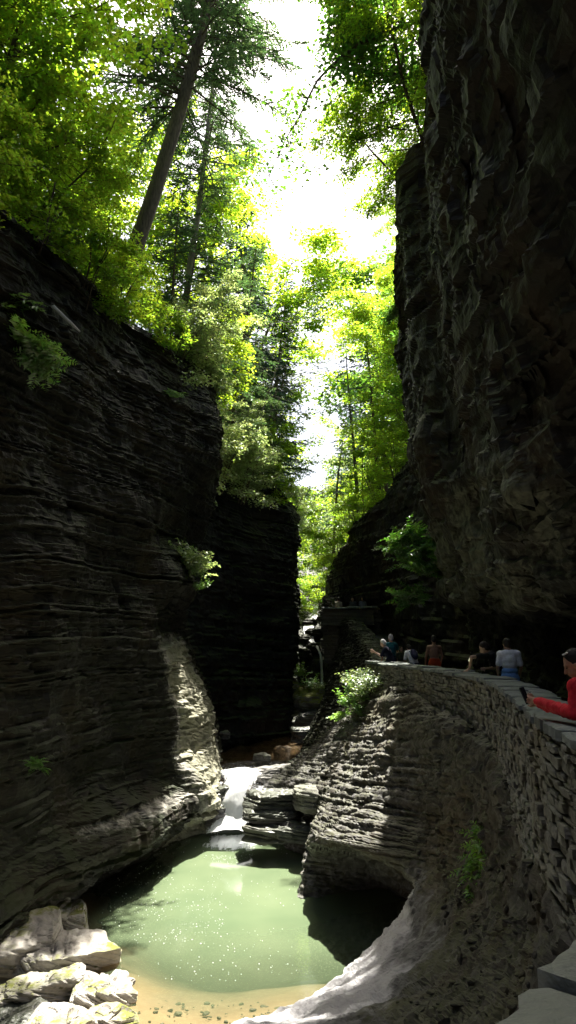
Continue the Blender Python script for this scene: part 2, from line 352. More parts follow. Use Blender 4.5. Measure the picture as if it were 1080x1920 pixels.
tag(link('cliff', me), kind='structure')

# --- dark cliff in the middle distance
mrow = lambda *a: [P(*q) for q in a]
mid = [
    mrow((250, 840, 31), (250, 950, 31), (250, 1080, 31), (250, 1200, 31), (250, 1330, 31), (250, 1420, 31), (250, 1520, 31)),
    mrow((330, 860, 33), (330, 950, 33), (330, 1080, 33), (330, 1200, 33), (330, 1330, 33), (330, 1410, 33), (330, 1480, 33)),
    mrow((420, 885, 37.5), (425, 960, 37.5), (425, 1080, 37.5), (425, 1200, 37.5), (425, 1310, 37.5), (428, 1385, 37.2), (428, 1460, 37.2)),
    mrow((490, 905, 40), (495, 985, 40), (495, 1080, 40), (495, 1200, 40), (492, 1300, 40), (490, 1372, 39.8), (490, 1440, 39.8)),
    mrow((540, 945, 42), (552, 985, 42), (540, 1080, 42), (556, 1170, 42), (543, 1290, 42), (534, 1366, 41.6), (538, 1430, 41.6)),
    mrow((545, 950, 46), (551, 990, 46), (551, 1080, 46), (553, 1190, 46), (551, 1290, 46), (548, 1345, 46), (548, 1400, 46)),
    mrow((500, 940, 52), (535, 1000, 52), (545, 1080, 54), (550, 1150, 54), (550, 1230, 54), (550, 1300, 54), (550, 1370, 54)),
    mrow((440, 930, 60), (480, 1000, 60), (500, 1080, 60), (510, 1120, 60), (520, 1170, 60), (520, 1240, 60), (520, 1300, 60)),
]
G = lattice(ext(mid, (-5, 1.5)), .09 / QL, .14 / QL)
G = rockify(G, 23, A=.22, B=.16, big=.7, fine=.06, tilt=(.08, 0), thick=(.08, .4))
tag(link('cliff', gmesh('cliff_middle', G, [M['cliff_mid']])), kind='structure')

# --- right cliff, overhanging the path
Rz = [24, 17, 13, 10, 7.5, 5, 3, 1.8, .9, .5, -.6, -1.9]
def Rw(d, x): return [Q(x + a, d, z) for a, z in zip([0, 0, .1, .3, .7, 1.1, 1.4, 1.6, 1.7, 2.7, 2.8, 2.9], Rz)]
right = [
    Rw(-22, 6.5), Rw(-8, 4.6),
    [Q(x, 2, z) for x, z in zip([2.6, 2.5, 2.5, 2.7, 3.1, 3.9, 4.7, 5.1, 5.3, 6.3, 6.4, 6.5], Rz)],  # near overhang, here and in the next column, pulled out to shade the coping
    [Q(x, 8.2, z) for x, z in zip([2.1, 2.0, 2.0, 2.15, 2.5, 3.3, 4.3, 4.9, 5.2, 6.2, 6.3, 6.4], Rz)],
    mrow((806, -420, 13.6), (806, -60, 13.6), (814, 200, 13.6), (832, 420, 13.8), (872, 650, 14), (912, 850, 14), (962, 1000, 14), (992, 1075, 14), (1012, 1130, 14), (1125, 1160, 14), (1130, 1290, 14), (1130, 1420, 14)),
    mrow((800, -330, 17), (800, -20, 17), (807, 200, 17), (810, 400, 17), (826, 610, 17.2), (856, 830, 17.2), (905, 1000, 17.2), (935, 1080, 17.2), (955, 1138, 17.2), (1060, 1168, 17.2), (1065, 1290, 17.2), (1065, 1390, 17.2)),
    mrow((806, 200, 18.2), (806, 290, 18.3), (807, 400, 18.4), (811, 520, 18.5), (818, 650, 18.6), (846, 880, 18.6), (885, 1010, 18.6), (905, 1080, 18.6), (918, 1135, 18.6), (1005, 1165, 18.6), (1010, 1270, 18.6), (1010, 1360, 18.6)),
    mrow((764, 308, 19.6), (757, 350, 19.6), (758, 420, 19.7), (766, 540, 19.8), (776, 650, 20), (806, 880, 20), (850, 1010, 20), (870, 1080, 20), (882, 1130, 20), (955, 1160, 20), (960, 1260, 20), (960, 1340, 20)),
    mrow((762, 330, 22.3), (758, 380, 22.4), (759, 440, 22.4), (762, 540, 22.6), (764, 650, 22.6), (790, 870, 22.6), (826, 990, 22.6), (848, 1065, 22.6), (858, 1122, 22.6), (920, 1155, 22.6), (925, 1245, 22.6), (925, 1320, 22.6)),
    mrow((746, 560, 24.2), (740, 585, 24.2), (737, 620, 24.2), (738, 670, 24.4), (752, 735, 24.6), (774, 860, 24.6), (806, 975, 24.6), (828, 1052, 24.6), (836, 1115, 24.6), (895, 1150, 24.6), (895, 1240, 24.6), (895, 1300, 24.6)),
    mrow((765, 590, 27), (760, 620, 27), (760, 660, 27), (765, 710, 27), (775, 760, 27.2), (790, 860, 27.2), (815, 965, 27.2), (836, 1040, 27.2), (842, 1105, 27.2), (890, 1145, 27.2), (890, 1230, 27.2), (890, 1290, 27.2)),
    [Q(x + 1.2, 30.5, z) for x, z in zip([5.6, 5.6, 5.6, 5.6, 5.7, 5.8, 5.9, 5.9, 6, 6.3, 6.4, 6.4], [11, 9.6, 8.4, 7.4, 6.4, 4.4, 2.6, 1.6, .9, .5, -.6, -1.9])],
    [Q(x + 2.5, 33.5, z) for x, z in zip([7] * 12, [10, 9, 8, 7, 6, 4.2, 2.5, 1.5, .9, .5, -.6, -1.9])],
]
G = lattice(ext(right, (6, 1.2)), .06 / QL, .09 / QL, lin=.5)
Pq = G.reshape(-1, 3); lowm = np.clip((CAMZ + 5.2 - Pq[:, 2] + 1.2 * fbm(Pq * .5, 3, 61)) / 2.0, 0, 1) * np.clip((Pq[:, 1] - 9) / 3, 0, 1)
qb = Pq * [1.0, .8, 1.35] + .35 * np.stack([fbm(Pq * 1.3, 2, 70 + k) for k in range(3)], 1); ib = np.floor(qb * 1.25).astype(np.int64); fb = qb * 1.25 - ib
blkn = _hash(ib[:, 0], ib[:, 1], ib[:, 2], 5) - .5; edge_ = np.clip(np.minimum(fb, 1 - fb).min(1) / .12, 0, 1)
G = G + (gnormals(G) * -1) * (np.maximum(lowm, .62 * np.clip((Pq[:, 1] - 3) / 3, 0, 1)) * (blkn * .46 * edge_ + .10 * edge_)).reshape(G.shape[:2] + (1,))
G = rockify(G, 37, A=.12, B=.07, big=.5, fine=.015, rough7=.012, flip=True, tilt=(.06, -.08), thick=(.15, .9), blk=2.2, horiz=.8, warp=.25)
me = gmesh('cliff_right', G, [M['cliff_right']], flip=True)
at = me.attributes.new('worn_lit', 'FLOAT', 'POINT'); at.data.foreach_set('value', (lowm * (.5 + .5 * fbm(Pq * .8, 3, 66))).astype(np.float32))  # mossy lower face, painted paler for the light from the opening
tag(link('cliff', me), kind='structure')

# --- far cliff on the right, behind the bend of the path
farr = [
    mrow((880, 740, 29), (880, 850, 29), (880, 1000, 29), (880, 1100, 29), (890, 1200, 29), (890, 1300, 29), (890, 1420, 29)),
    mrow((775, 850, 34), (778, 930, 34), (780, 1020, 34), (785, 1100, 34), (785, 1190, 34), (785, 1280, 34), (785, 1400, 34)),
    mrow((702, 955, 39), (705, 1010, 39), (712, 1070, 39), (722, 1120, 39), (735, 1180, 39.5), (738, 1260, 39.5), (738, 1380, 39.5)),
    mrow((648, 1008, 44), (648, 1050, 44), (652, 1090, 44.5), (662, 1130, 45), (680, 1180, 46), (690, 1250, 46), (690, 1370, 46)),
    mrow((624, 1065, 49), (622, 1090, 49), (622, 1120, 49), (624, 1150, 49), (626, 1190, 49), (628, 1250, 49), (628, 1360, 49)),
    mrow((606, 1118, 54), (606, 1135, 54), (607, 1155, 54), (608, 1175, 54), (610, 1200, 54), (612, 1250, 54), (612, 1340, 54)),
    mrow((640, 1090, 62), (625, 1120, 62), (620, 1150, 62), (618, 1165, 62), (615, 1190, 62), (615, 1230, 62), (615, 1320, 62)),
]
G = lattice(ext(farr, (5, 2.5)), .10 / QL, .14 / QL)
G = rockify(G, 51, A=.2, B=.16, big=.3, flip=True, tilt=(.05, 0), thick=(.1, .45))
tag(link('cliff', gmesh('cliff_far', G, [M['cliff_right']], flip=True)), kind='structure')

# --- right bank: the rock below the path wall down to the pool
bank = [
    mrow((604, 1120, 47), (604, 1170, 47), (606, 1235, 47), (606, 1290, 46), (600, 1325, 44), (594, 1358, 43), (590, 1420, 43)),
    mrow((672, 1185, 38), (655, 1215, 38), (628, 1265, 38), (610, 1310, 38), (590, 1350, 38), (575, 1384, 37.5), (575, 1450, 37)),
    mrow((694, 1228, 31), (672, 1265, 31), (640, 1320, 31), (612, 1360, 31), (585, 1392, 31.5), (562, 1413, 32), (560, 1500, 32)),
    mrow((700, 1246, 26.3), (672, 1285, 26.3), (648, 1335, 26), (618, 1385, 26.2), (585, 1425, 26.4), (535, 1462, 26.4), (478, 1490, 26.6)),
    mrow((712, 1255, 24.5), (682, 1325, 23.9), (655, 1395, 23.3), (622, 1455, 23), (598, 1500, 22.8), (590, 1550, 23.2), (590, 1680, 23.2)),
    mrow((745, 1280, 21.8), (712, 1380, 20.9), (672, 1470, 20.3), (632, 1530, 19.8), (585, 1568, 19.3), (570, 1650, 19.4), (566, 1830, 18.8)),
    mrow((800, 1330, 18.6), (775, 1430, 18), (745, 1520, 17.8), (692, 1560, 17.6), (650, 1582, 17.5), (690, 1660, 18.4), (700, 1850, 18.4)),
    mrow((860, 1370, 15.6), (848, 1470, 15.4), (832, 1560, 15.4), (812, 1610, 15.5), (792, 1650, 15.7), (775, 1705, 16.6), (770, 1880, 16.6)),
    mrow((925, 1420, 12.6), (905, 1540, 12.6), (872, 1630, 12.8), (812, 1695, 13.2), (740, 1752, 13.9), (690, 1785, 15.2), (650, 1950, 15)),
    mrow((985, 1520, 9.8), (952, 1670, 9.6), (905, 1755, 9.9), (825, 1808, 10.5), (720, 1838, 11.4), (560, 1862, 13), (500, 2020, 12.6)),
    mrow((1045, 1680, 6.8), (1010, 1800, 6.6), (950, 1868, 7.1), (850, 1918, 8.1), (720, 1945, 9.2), (440, 1908, 11.9), (360, 2080, 11.6)),
    mrow((1150, 2050, 4.2), (1080, 2080, 4.6), (960, 2090, 5.2), (800, 2080, 6.4), (600, 2060, 8.0), (300, 1985, 10.8), (200, 2150, 10.4)),
    mrow((900, 2900, 2.0), (700, 2800, 2.4), (500, 2600, 3.4), (300, 2400, 5), (100, 2250, 7), (-100, 2080, 9.6), (-200, 2300, 9.2)),
    mrow((-400, 3400, 1.5), (-800, 3000, 2), (-900, 2700, 3), (-800, 2500, 4.5), (-600, 2350, 6.5), (-450, 2180, 9.0), (-500, 2400, 8.6)),
]
for ci, cc in enumerate(bank):
    a, b = cc[4], cc[5]; m_ = (a + b) / 2
    if ci == 6: m_ = P(668, 1600, 20.0)
    if ci == 7: m_ = P(790, 1672, 18.0)
    if ci == 5: m_ = P(578, 1586, 20.6)
    cc.insert(5, m_); cc.insert(0, cc[0] + np.array([.7, .05, .06]))
bank[6][7] = P(740, 1690, 21.0); bank[6][8] = P(745, 1850, 21); bank[7][7] = P(800, 1712, 19.0); bank[7][8] = P(800, 1880, 19); bank[5][6] = P(580, 1606, 21.0); bank[5][7] = P(568, 1655, 20.4)
G = lattice(bank, .045 / QL, .07 / QL, lin=.4)
yy = G[..., 1]; far_m = np.clip((yy - 13) / 4, 0, 1)
slabmask = .04 + .96 * far_m
rough = .06 * fbm(G.reshape(-1, 3) * 4.5, 4, 91) * np.clip((G.reshape(-1, 3)[:, 2] - (CAMZ - 5.0)) / 1.2, 0, 1) * np.clip((17 - yy.ravel()) / 2, 0, 1)
G = G + gnormals(G) * rough.reshape(yy.shape + (1,)) * 2.0
G = rockify(G, 63, A=.085, B=.15, big=.20, fine=.03, flip=True, tilt=(.05, .16), thick=(.02, .11), blk=.42, warp=.08, smask=slabmask, horiz=.4)
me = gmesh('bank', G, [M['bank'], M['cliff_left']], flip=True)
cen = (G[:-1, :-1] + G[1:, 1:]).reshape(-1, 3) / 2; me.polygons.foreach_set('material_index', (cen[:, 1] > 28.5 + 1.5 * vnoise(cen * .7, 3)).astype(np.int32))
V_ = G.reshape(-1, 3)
wv = np.clip(((CAMZ - 4.5) - V_[:, 2]) / .8 + .5 + .6 * fbm(V_ * .7, 3, 5), 0, 1) * np.clip((16.6 - V_[:, 1]) / .8, 0, 1)  # water-worn slab, its sunlit white rim put into the colour
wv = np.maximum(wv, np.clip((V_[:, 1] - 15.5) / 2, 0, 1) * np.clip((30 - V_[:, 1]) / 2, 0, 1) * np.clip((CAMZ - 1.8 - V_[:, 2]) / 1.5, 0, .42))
at = me.attributes.new('worn_lit', 'FLOAT', 'POINT'); at.data.foreach_set('value', wv.astype(np.float32))
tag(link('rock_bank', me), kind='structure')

BANKV = G.reshape(-1, 3).copy(); BANKN = (gnormals(G) * -1).reshape(-1, 3)
# --- path behind the wall
W = [(-2.2, .78), (-1.2, .70), (-.5, .95)] + [tuple(PZ(px, py, CAMZ - .72)[:2]) for px, py in ((950, 1935), (1012, 1868), (1090, 1812))] + [(1.3, 2.9), (1.95, 4.2), (2.12, 5.4), (2.30, 6.7), (2.72, 8.6), (3.22, 11.0), (3.62, 13.4), (3.80, 15.8), (3.74, 18.0), (3.50, 20.2), (3.15, 22.6), (2.84, 24.6), (2.72, 25.6), (2.95, 26.6)]
Wc = catmull(np.array([(x, y, 0) for x, y in W], float), 0, 420)
pathc = []
for d in (-8, -3, 0, 1.3, 3, 6, 9, 12, 15, 18, 21, 24, 27, 30):
    xl = np.interp(d, [w[1] for w in W[2:-1]], [w[0] for w in W[2:-1]]) + .25 if d > .9 else -9
    pathc.append([Q(xl, d, -1.6), Q((xl + 8) / 2, d, -1.6), Q(8, d, -1.6)])
pathc += [[Q(3.9, 34, -1.2), Q(5, 34, -1.2), Q(8, 34, -1.2)], [Q(3.8, 38, -.4), Q(5, 38, -.4), Q(8, 38, -.4)], [Q(3.4, 42, .6), Q(5, 42, .6), Q(8, 42, .6)], [Q(3.2, 46, 1.2), Q(5, 46, 1.2), Q(8, 46, 1.2)]]
G = lattice(pathc, .15, .2, lin=1); Pp = G.reshape(-1, 3)
G[..., 2] += (.03 * fbm(Pp * 1.5, 3, 8)).reshape(G.shape[:2])
tag(link('path', gmesh('path', G, [M['path']], flip=True)), kind='structure')

# --- dry stone wall
def rounded_block(seed, n=2):
    bm = bmesh.new(); bmesh.ops.create_cube(bm, size=1)
    bmesh.ops.subdivide_edges(bm, edges=bm.edges, cuts=n, use_grid_fill=True)
    r = np.random.RandomState(seed)
    V = np.array([v.co for v in bm.verts]) * 2
    L = np.power(np.sum(np.abs(V) ** 10, 1), 1 / 10); V = V / L[:, None] * 1.0
    V += .12 * np.stack([vnoise(V * 1.1 + 9 * k, seed * 3 + k) for k in range(3)], 1)
    sk = r.uniform(-.12, .12, 3); V[:, 0] += sk[0] * V[:, 2]; V[:, 2] += sk[1] * V[:, 0]
    F = [[v.index for v in f.verts] for f in bm.faces]; bm.free()
    return V / 2, np.array(F)
BLK = [rounded_block(s) for s in range(24)]
def stones_mesh(name, line, ztop, depth_fn, mat, seed, hrange=(.03, .10), lrange=(.09, .36), thick=.22, step=.012):
    """courses of separate stones along a wall line; line is (n,3) with z unused"""
    r = random.Random(seed); seg = np.linalg.norm(np.diff(line[:, :2], axis=0), axis=1); S = np.concatenate([[0], np.cumsum(seg)])
    Vs, Fs, off = [], [], 0
    zmax = 0; z = 0.0
    total = S[-1]
    while z < 4.2:
        h = r.uniform(*hrange); s = r.uniform(-.3, 0)
        while s < total:
            l = r.uniform(*lrange) * (1.25 if h < .09 else 1)
            sm = min(max(s + l / 2, 0), total)
            x = np.interp(sm, S, line[:, 0]); y = np.interp(sm, S, line[:, 1])
            if z < depth_fn(x, y):
                x2 = np.interp(min(sm + .05, total), S, line[:, 0]); y2 = np.interp(min(sm + .05, total), S, line[:, 1])
                x1 = np.interp(max(sm - .05, 0), S, line[:, 0]); y1 = np.interp(max(sm - .05, 0), S, line[:, 1])
                T = np.array([x2 - x1, y2 - y1]); T /= np.linalg.norm(T) + 1e-9; N = np.array([-T[1], T[0]])
                V, F = BLK[r.randrange(24)]
                prot = r.uniform(-.03, .03) + .01 * z
                hh = h * r.uniform(.85, 1.12); tl = l * r.uniform(.92, 1.04)
                a = r.uniform(-.06, .06)
                lx = V[:, 0] * tl; lz = V[:, 2] * hh + a * lx; ly = V[:, 1] * thick
                ly = ly + prot - thick * .28
                zc = ztop(x, y) - z - h / 2 + r.uniform(-.012, .012) + .02 * math.sin(sm * 2.1)
                wv = np.stack([x + T[0] * lx + N[0] * ly, y + T[1] * lx + N[1] * ly, zc + lz], 1)
                Vs.append(wv); Fs.append(F + off); off += len(V)
            s += l + r.uniform(0, step * 2)
        z += h + step * .4
    return np_mesh(name, np.concatenate(Vs), np.concatenate(Fs), smooth=False, mats=[mat])
ZT = CAMZ - .79
def wall_depth(x, y):
    return np.interp(y, [1, 5, 7, 9, 12, 15, 18, 20, 22, 24, 25.6, 28], [2.6, 2.8, 3.2, 3.4, 3.1, 2.8, 2.3, 1.9, 1.4, 1.0, .8, .7])
wall = empty('stone_wall', tuple(Q(3.5, 14, -1.6)))
tag(wall, 'long curved dry stone wall along the path with flat grey coping slabs', 'wall')
bpy.context.view_layer.update()
def child(name, me, parent):
    o = link(name, me, parent); o.matrix_parent_inverse = parent.matrix_world.inverted() if parent.matrix_world != Matrix() else Matrix.Translation(-Vector(parent.location))
    return o
def childT(name, me, parent):
    o = link(name, me, parent); o.matrix_parent_inverse = Matrix.Translation(-Vector(parent.location)); return o
sm = stones_mesh('wall_stones', Wc, lambda x, y: ZT, wall_depth, M['wall'], 3)
childT('stone_face', sm, wall)
# inner core of the wall and the path-side face
def core_mesh(line, zt, depth_fn, w0=.06, w1=.44):
    T = np.gradient(line[:, :2], axis=0); T /= np.linalg.norm(T, axis=1, keepdims=True); N = np.stack([-T[:, 1], T[:, 0]], 1)
    rows = []
    dd = np.array([depth_fn(x, y) for x, y in line[:, :2]])
    for o_, zz in ((-w0, zt - dd - .4), (-w0, zt - dd * .5), (-w0, zt + 0 * dd), (-w1, zt + 0 * dd), (-w1, zt - .9 + 0 * dd)):
        rows.append(np.stack([line[:, 0] + N[:, 0] * o_, line[:, 1] + N[:, 1] * o_, zz], 1))
    return np.stack(rows, 1)
G = core_mesh(Wc, ZT - .02, wall_depth)
childT('core', gmesh('core', G, [M['mortar']]), wall)
inner = Wc.copy(); T = np.gradient(Wc[:, :2], axis=0); T /= np.linalg.norm(T, axis=1, keepdims=True)
inner[:, 0] += T[:, 1] * .5; inner[:, 1] -= T[:, 0] * .5
childT('inner_face', stones_mesh('inner_stones', inner[::-1].copy(), lambda x, y: ZT, lambda x, y: .86, M['wall'], 5), wall)
# coping slabs
def coping(line, zt, seed, wid=.60, l0=.34, l1=.78, name='coping'):
    r = random.Random(seed); seg = np.linalg.norm(np.diff(line[:, :2], axis=0), axis=1); S = np.concatenate([[0], np.cumsum(seg)])
    Vs, Fs, off = [], [], 0; s = 0
    while s < S[-1] - .1:
        l = r.uniform(l0, l1); split = r.random() < .35
        for k in range(2 if split else 1):
            w = wid * (.52 if split else 1.0) * r.uniform(.97, 1.05); c = (-.25 + (.26 if k else -.0 + .0) * 1) if not split else (-.09 if k == 0 else -.42)
            n = 12; nl = 9
            sg = np.linspace(.012, 1 - .012, n)
            bx = []
            for tt in sg:
                bx.append(s + l * tt)
            x = np.interp(bx, S, line[:, 0]); y = np.interp(bx, S, line[:, 1])
            x2 = np.interp(np.array(bx) + .05, S, line[:, 0]); y2 = np.interp(np.array(bx) + .05, S, line[:, 1])
            x1 = np.interp(np.array(bx) - .05, S, line[:, 0]); y1 = np.interp(np.array(bx) - .05, S, line[:, 1])
            T = np.stack([x2 - x1, y2 - y1], 1); T /= np.linalg.norm(T, axis=1, keepdims=True) + 1e-9
            N = np.stack([-T[:, 1], T[:, 0]], 1)
            th = r.uniform(.055, .095); zo = r.uniform(-.014, .020); tiltc = r.uniform(-.03, .03)
            tr = np.linspace(-.5, .5, nl)
            jl = r.uniform(-.05, .05); ed = [r.uniform(-.018, .018) for _ in range(n)]
            ed2 = [r.uniform(-.018, .018) for _ in range(n)]
            top, bot = [], []
            for i in range(n):
                for j in range(nl):
                    e = (ed[i] if tr[j] > 0 else -ed2[i]) * abs(tr[j]) * 2
                    q = c + tr[j] * w + e
                    sl = jl * tr[j] * (1 if i in (0, n - 1) else 1) * l * .5
                    px_ = x[i] + N[i, 0] * q + T[i, 0] * sl; py_ = y[i] + N[i, 1] * q + T[i, 1] * sl
                    bev = .016 * (1 if (i in (0, n - 1) or j in (0, nl - 1)) else 0)
                    z = zt + zo + th + tiltc * tr[j] * w - bev
                    top.append((px_, py_, z)); bot.append((px_, py_, zt + zo - .005))
            V = np.array(top + bot); V[:len(top), 2] += .012 * vnoise(V[:len(top)] * 5, 4)
            ii = np.arange(n * nl).reshape(n, nl); F = []
            for i in range(n - 1):
                for j in range(nl - 1): F.append((ii[i, j], ii[i + 1, j], ii[i + 1, j + 1], ii[i, j + 1]))
            m_ = n * nl
            rim = [ii[i, 0] for i in range(n)] + [ii[n - 1, j] for j in range(1, nl)] + [ii[i, nl - 1] for i in range(n - 2, -1, -1)] + [ii[0, j] for j in range(nl - 2, 0, -1)]
            for a_, b_ in zip(rim, rim[1:] + rim[:1]): F.append((b_, a_, a_ + m_, b_ + m_))
            Vs.append(V); Fs.append(np.array(F) + off); off += len(V)
        s += l
    return np_mesh(name, np.concatenate(Vs), np.concatenate(Fs), smooth=False, mats=[M['coping']])
childT('coping', coping(Wc, ZT, 12), wall)

# --- far parapet where the path climbs
line2 = np.array([Q(2.05, 42.2, 0), Q(2.7, 42, 0), Q(3.6, 41.7, 0), Q(4.4, 41.2, 0), Q(5.0, 40.6, 0)]); line2[:, 2] = 0
line2 = catmull(line2[::-1], 0, 60)
w2 = empty('stone_wall', tuple(Q(3.5, 41.7, 0)))
tag(w2, 'small shadowed stone parapet far up the gorge beside the upper cascade', 'wall')
childT('stone_face', stones_mesh('far_stones', line2[::-1].copy(), lambda x, y: CAMZ + 1.75, lambda x, y: 2.2, M['mortar'], 8, hrange=(.1, .2), lrange=(.25, .6)), w2)
childT('coping', coping(line2[::-1].copy(), CAMZ + 1.75, 14), w2)
childT('core', gmesh('core2', core_mesh(line2[::-1].copy(), CAMZ + 1.7, lambda x, y: 2.6), [M['mortar']]), w2)

# --- stream bed, climbing up the valley, and the forest floor beyond
sb = []
for d, z, x0, x1 in [(26.2, -5.6, -3.4, -.6), (27.2, -5.35, -3.6, .6), (29, -5.3, -4, 1.4), (34, -5.35, -4.5, 2), (41, -5.25, -3.5, 3.0), (46, -4.9, -.6, 4.2), (48.6, -4.6, -.6, 4.2), (49.5, -3.6, -.6, 4.2), (50.1, -1.3, -.6, 4.3), (52, -.45, -.6, 4.3), (53.5, .3, -.8, 4.3), (55, 1.05, -1, 4.5), (57, 1.95, -1, 4.8), (61, 2.5, -1.2, 5), (67, 3.1, -1.5, 5.5), (78, 4.6, -4, 8), (95, 7, -8, 12), (125, 10.5, -16, 22), (170, 14, -30, 40), (260, 20, -60, 80)]:
    sb.append([Q(x0 + (x1 - x0) * k / 6, d, z + [1.2, .5, .1, 0, .1, .5, 1.2][k] * (1 if d > 44 else .15) * (1 if d < 80 else 3)) for k in range(7)])
G = lattice(sb, .14, .16, lin=.7)
G = rockify(G, 71, A=.10, B=.22, big=.25, flip=True, thick=(.05, .25), horiz=.3)
me = gmesh('stream_bed', G, [M['streambed'], M['cliff_left'], M['soil']], flip=True)
cen = (G[:-1, :-1] + G[1:, 1:]).reshape(-1, 3) / 2
me.polygons.foreach_set('material_index', np.where(cen[:, 1] > 74, 2, np.where(cen[:, 1] > 43, 1, 0)).astype(np.int32))
tag(link('stream_bed', me), kind='structure')

# --- pool bed and water
xs = np.arange(-9, 6.5, .12); ys = np.arange(8.5, 28.5, .12)
X, Y = np.meshgrid(xs, ys, indexing='ij')
c0 = PZ(450, 1630, WZ)
rr = np.sqrt(((X - c0[0]) / np.where(X < c0[0], 2.7, 6)) ** 2 + ((Y - c0[1]) / np.where(Y < c0[1], 5.3, 8)) ** 2)
rr = rr + .10 * fbm(np.stack([X, Y, X * 0], -1).reshape(-1, 3) * .5, 3, 3).reshape(X.shape)
depth = np.clip(2.1 * np.clip((1.60 - rr) / 1.1, 0, 1) ** 1.35, .03, 2.0)
Gb = np.stack([X, Y, WZ - depth], -1)
tag(link('pool_bed', gmesh('pool_bed', Gb, [M['bed']], flip=True, smooth=True)), kind='structure')
def flatsheet(name, xs, ys, z, mat, attr=None, vals=None):
    X, Y = np.meshgrid(xs, ys, indexing='ij'); G = np.stack([X, Y, X * 0 + z], -1)
    me = gmesh(name, G, [mat], flip=False, smooth=True)
    if attr: a = me.attributes.new(attr, 'FLOAT', 'POINT'); a.data.foreach_set('value', np.asarray(vals, np.float32).ravel())
    return me
me = flatsheet('pool_water', xs, ys[ys < 26.6], WZ, M['water'], 'depth', np.clip(depth[:, ys < 26.6] / 2.0, 0, 1))
tag(link('water', me), kind='structure')
xs2 = np.arange(-5, 3.6, .15); ys2 = np.arange(26.35, 48.6, .15)
X2, Y2 = np.meshgrid(xs2, ys2, indexing='ij')
foam = np.clip(1.15 - np.abs(Y2 - 29.6) / 2.6, 0, 1) * np.clip(1 - np.abs(X2 + 1.6) / 2.6, 0, 1) * .75 + np.clip(1 - (Y2 - 26.3) / 1.5, 0, 1) * .8
me = flatsheet('stream', xs2, ys2, SZ - .06, M['stream'], 'foam', np.clip(foam, 0, 1))
tag(link('stream', me), kind='structure')

def water_strip(name, pts, widths, mat, seed, n=60, m=14, thick=.08, lin=0):
    C = catmull(np.array(pts, float), 0, n, lin); w = np.interp(np.linspace(0, 1, n), np.linspace(0, 1, len(widths)), widths)
    j = np.linspace(-1, 1, m)
    T = np.gradient(C, axis=0); side = np.cross(T, [0, 0, 1.0]); side[:, 2] = 0
    side = side / (np.linalg.norm(side, axis=1, keepdims=True) + 1e-6)
    G = C[:, None, :] + side[:, None, :] * (j[None, :, None] * w[:, None, None] / 2)
    nn = np.cross(side, T); nn /= np.linalg.norm(nn, axis=1, keepdims=True) + 1e-9
    bulge = thick * (1 - j ** 2)[None, :] + .06 * fbm((G * [2.5, 2.5, 1]).reshape(-1, 3), 3, seed).reshape(G.shape[:2])
    G = G + nn[:, None, :] * bulge[..., None]
    me = gmesh(name, G, [mat], smooth=True)
    at = me.attributes.new('edge', 'FLOAT', 'POINT'); at.data.foreach_set('value', np.repeat((1 - np.abs(j) ** 2.2)[None], n, 0).astype(np.float32).ravel())
    al = np.concatenate([[0], np.cumsum(np.linalg.norm(np.diff(C, axis=0), axis=1))])
    fl = np.stack([np.repeat((j / 2)[None], n, 0) * w[:, None], np.repeat(al[:, None], m, 1), np.zeros((n, m))], -1)
    at = me.attributes.new('flow', 'FLOAT_VECTOR', 'POINT'); at.data.foreach_set('vector', fl.astype(np.float32).ravel())
    return me
# main fall into the pool
fall = water_strip('fall', [P(455, 1448, 27.6), P(452, 1462, 26.6), P(445, 1480, 26.1), P(440, 1505, 25.75), P(436, 1535, 25.5), P(432, 1556, 25.1), P(430, 1566, 24.6)], [1.9, 1.6, 1.15, .9, 1.2, 1.6, 1.8], M['foam'], 3, n=70, m=22, thick=.16)
tag(link('waterfall', fall), kind='structure')
xf = np.linspace(-1, 1, 46); XF, YF = np.meshgrid(xf, xf, indexing='ij'); cfo = PZ(434, 1584, WZ)
rf = np.sqrt(XF ** 2 + YF ** 2); nf = fbm(np.stack([XF * 4, YF * 4, XF * 0], -1).reshape(-1, 3), 4, 4).reshape(rf.shape)
Gf = np.stack([cfo[0] + XF * 1.25, cfo[1] + .25 + YF * 1.3, WZ + .16 * (1 - rf ** 1.5) + .10 * nf - .05], -1)
wm = gmesh('white_water', Gf, [M['foam']], smooth=True); at = wm.attributes.new('edge', 'FLOAT', 'POINT'); at.data.foreach_set('value', np.clip(.95 - rf ** 1.1, -.6, 1).astype(np.float32).ravel())
at = wm.attributes.new('flow', 'FLOAT_VECTOR', 'POINT'); at.data.foreach_set('vector', (Gf * [.8, .5, 0]).astype(np.float32).ravel())
tag(link('white_water', wm), kind='stuff')
cz = np.array([0, -.1, .22])
fall2 = water_strip('fall_upper', [P(*q) + cz for q in ((594, 1140, 58), (590, 1158, 56), (580, 1176, 54.5), (576, 1190, 53.5), (584, 1208, 52), (596, 1222, 50.6), (601, 1236, 50), (603, 1262, 49.7), (605, 1288, 49.2), (598, 1318, 48))], [.3, .4, .7, .9, .7, .4, .2, .16, .3, .7], M['foam'], 9, n=150, m=14, lin=1)
tag(link('waterfall', fall2), kind='structure')

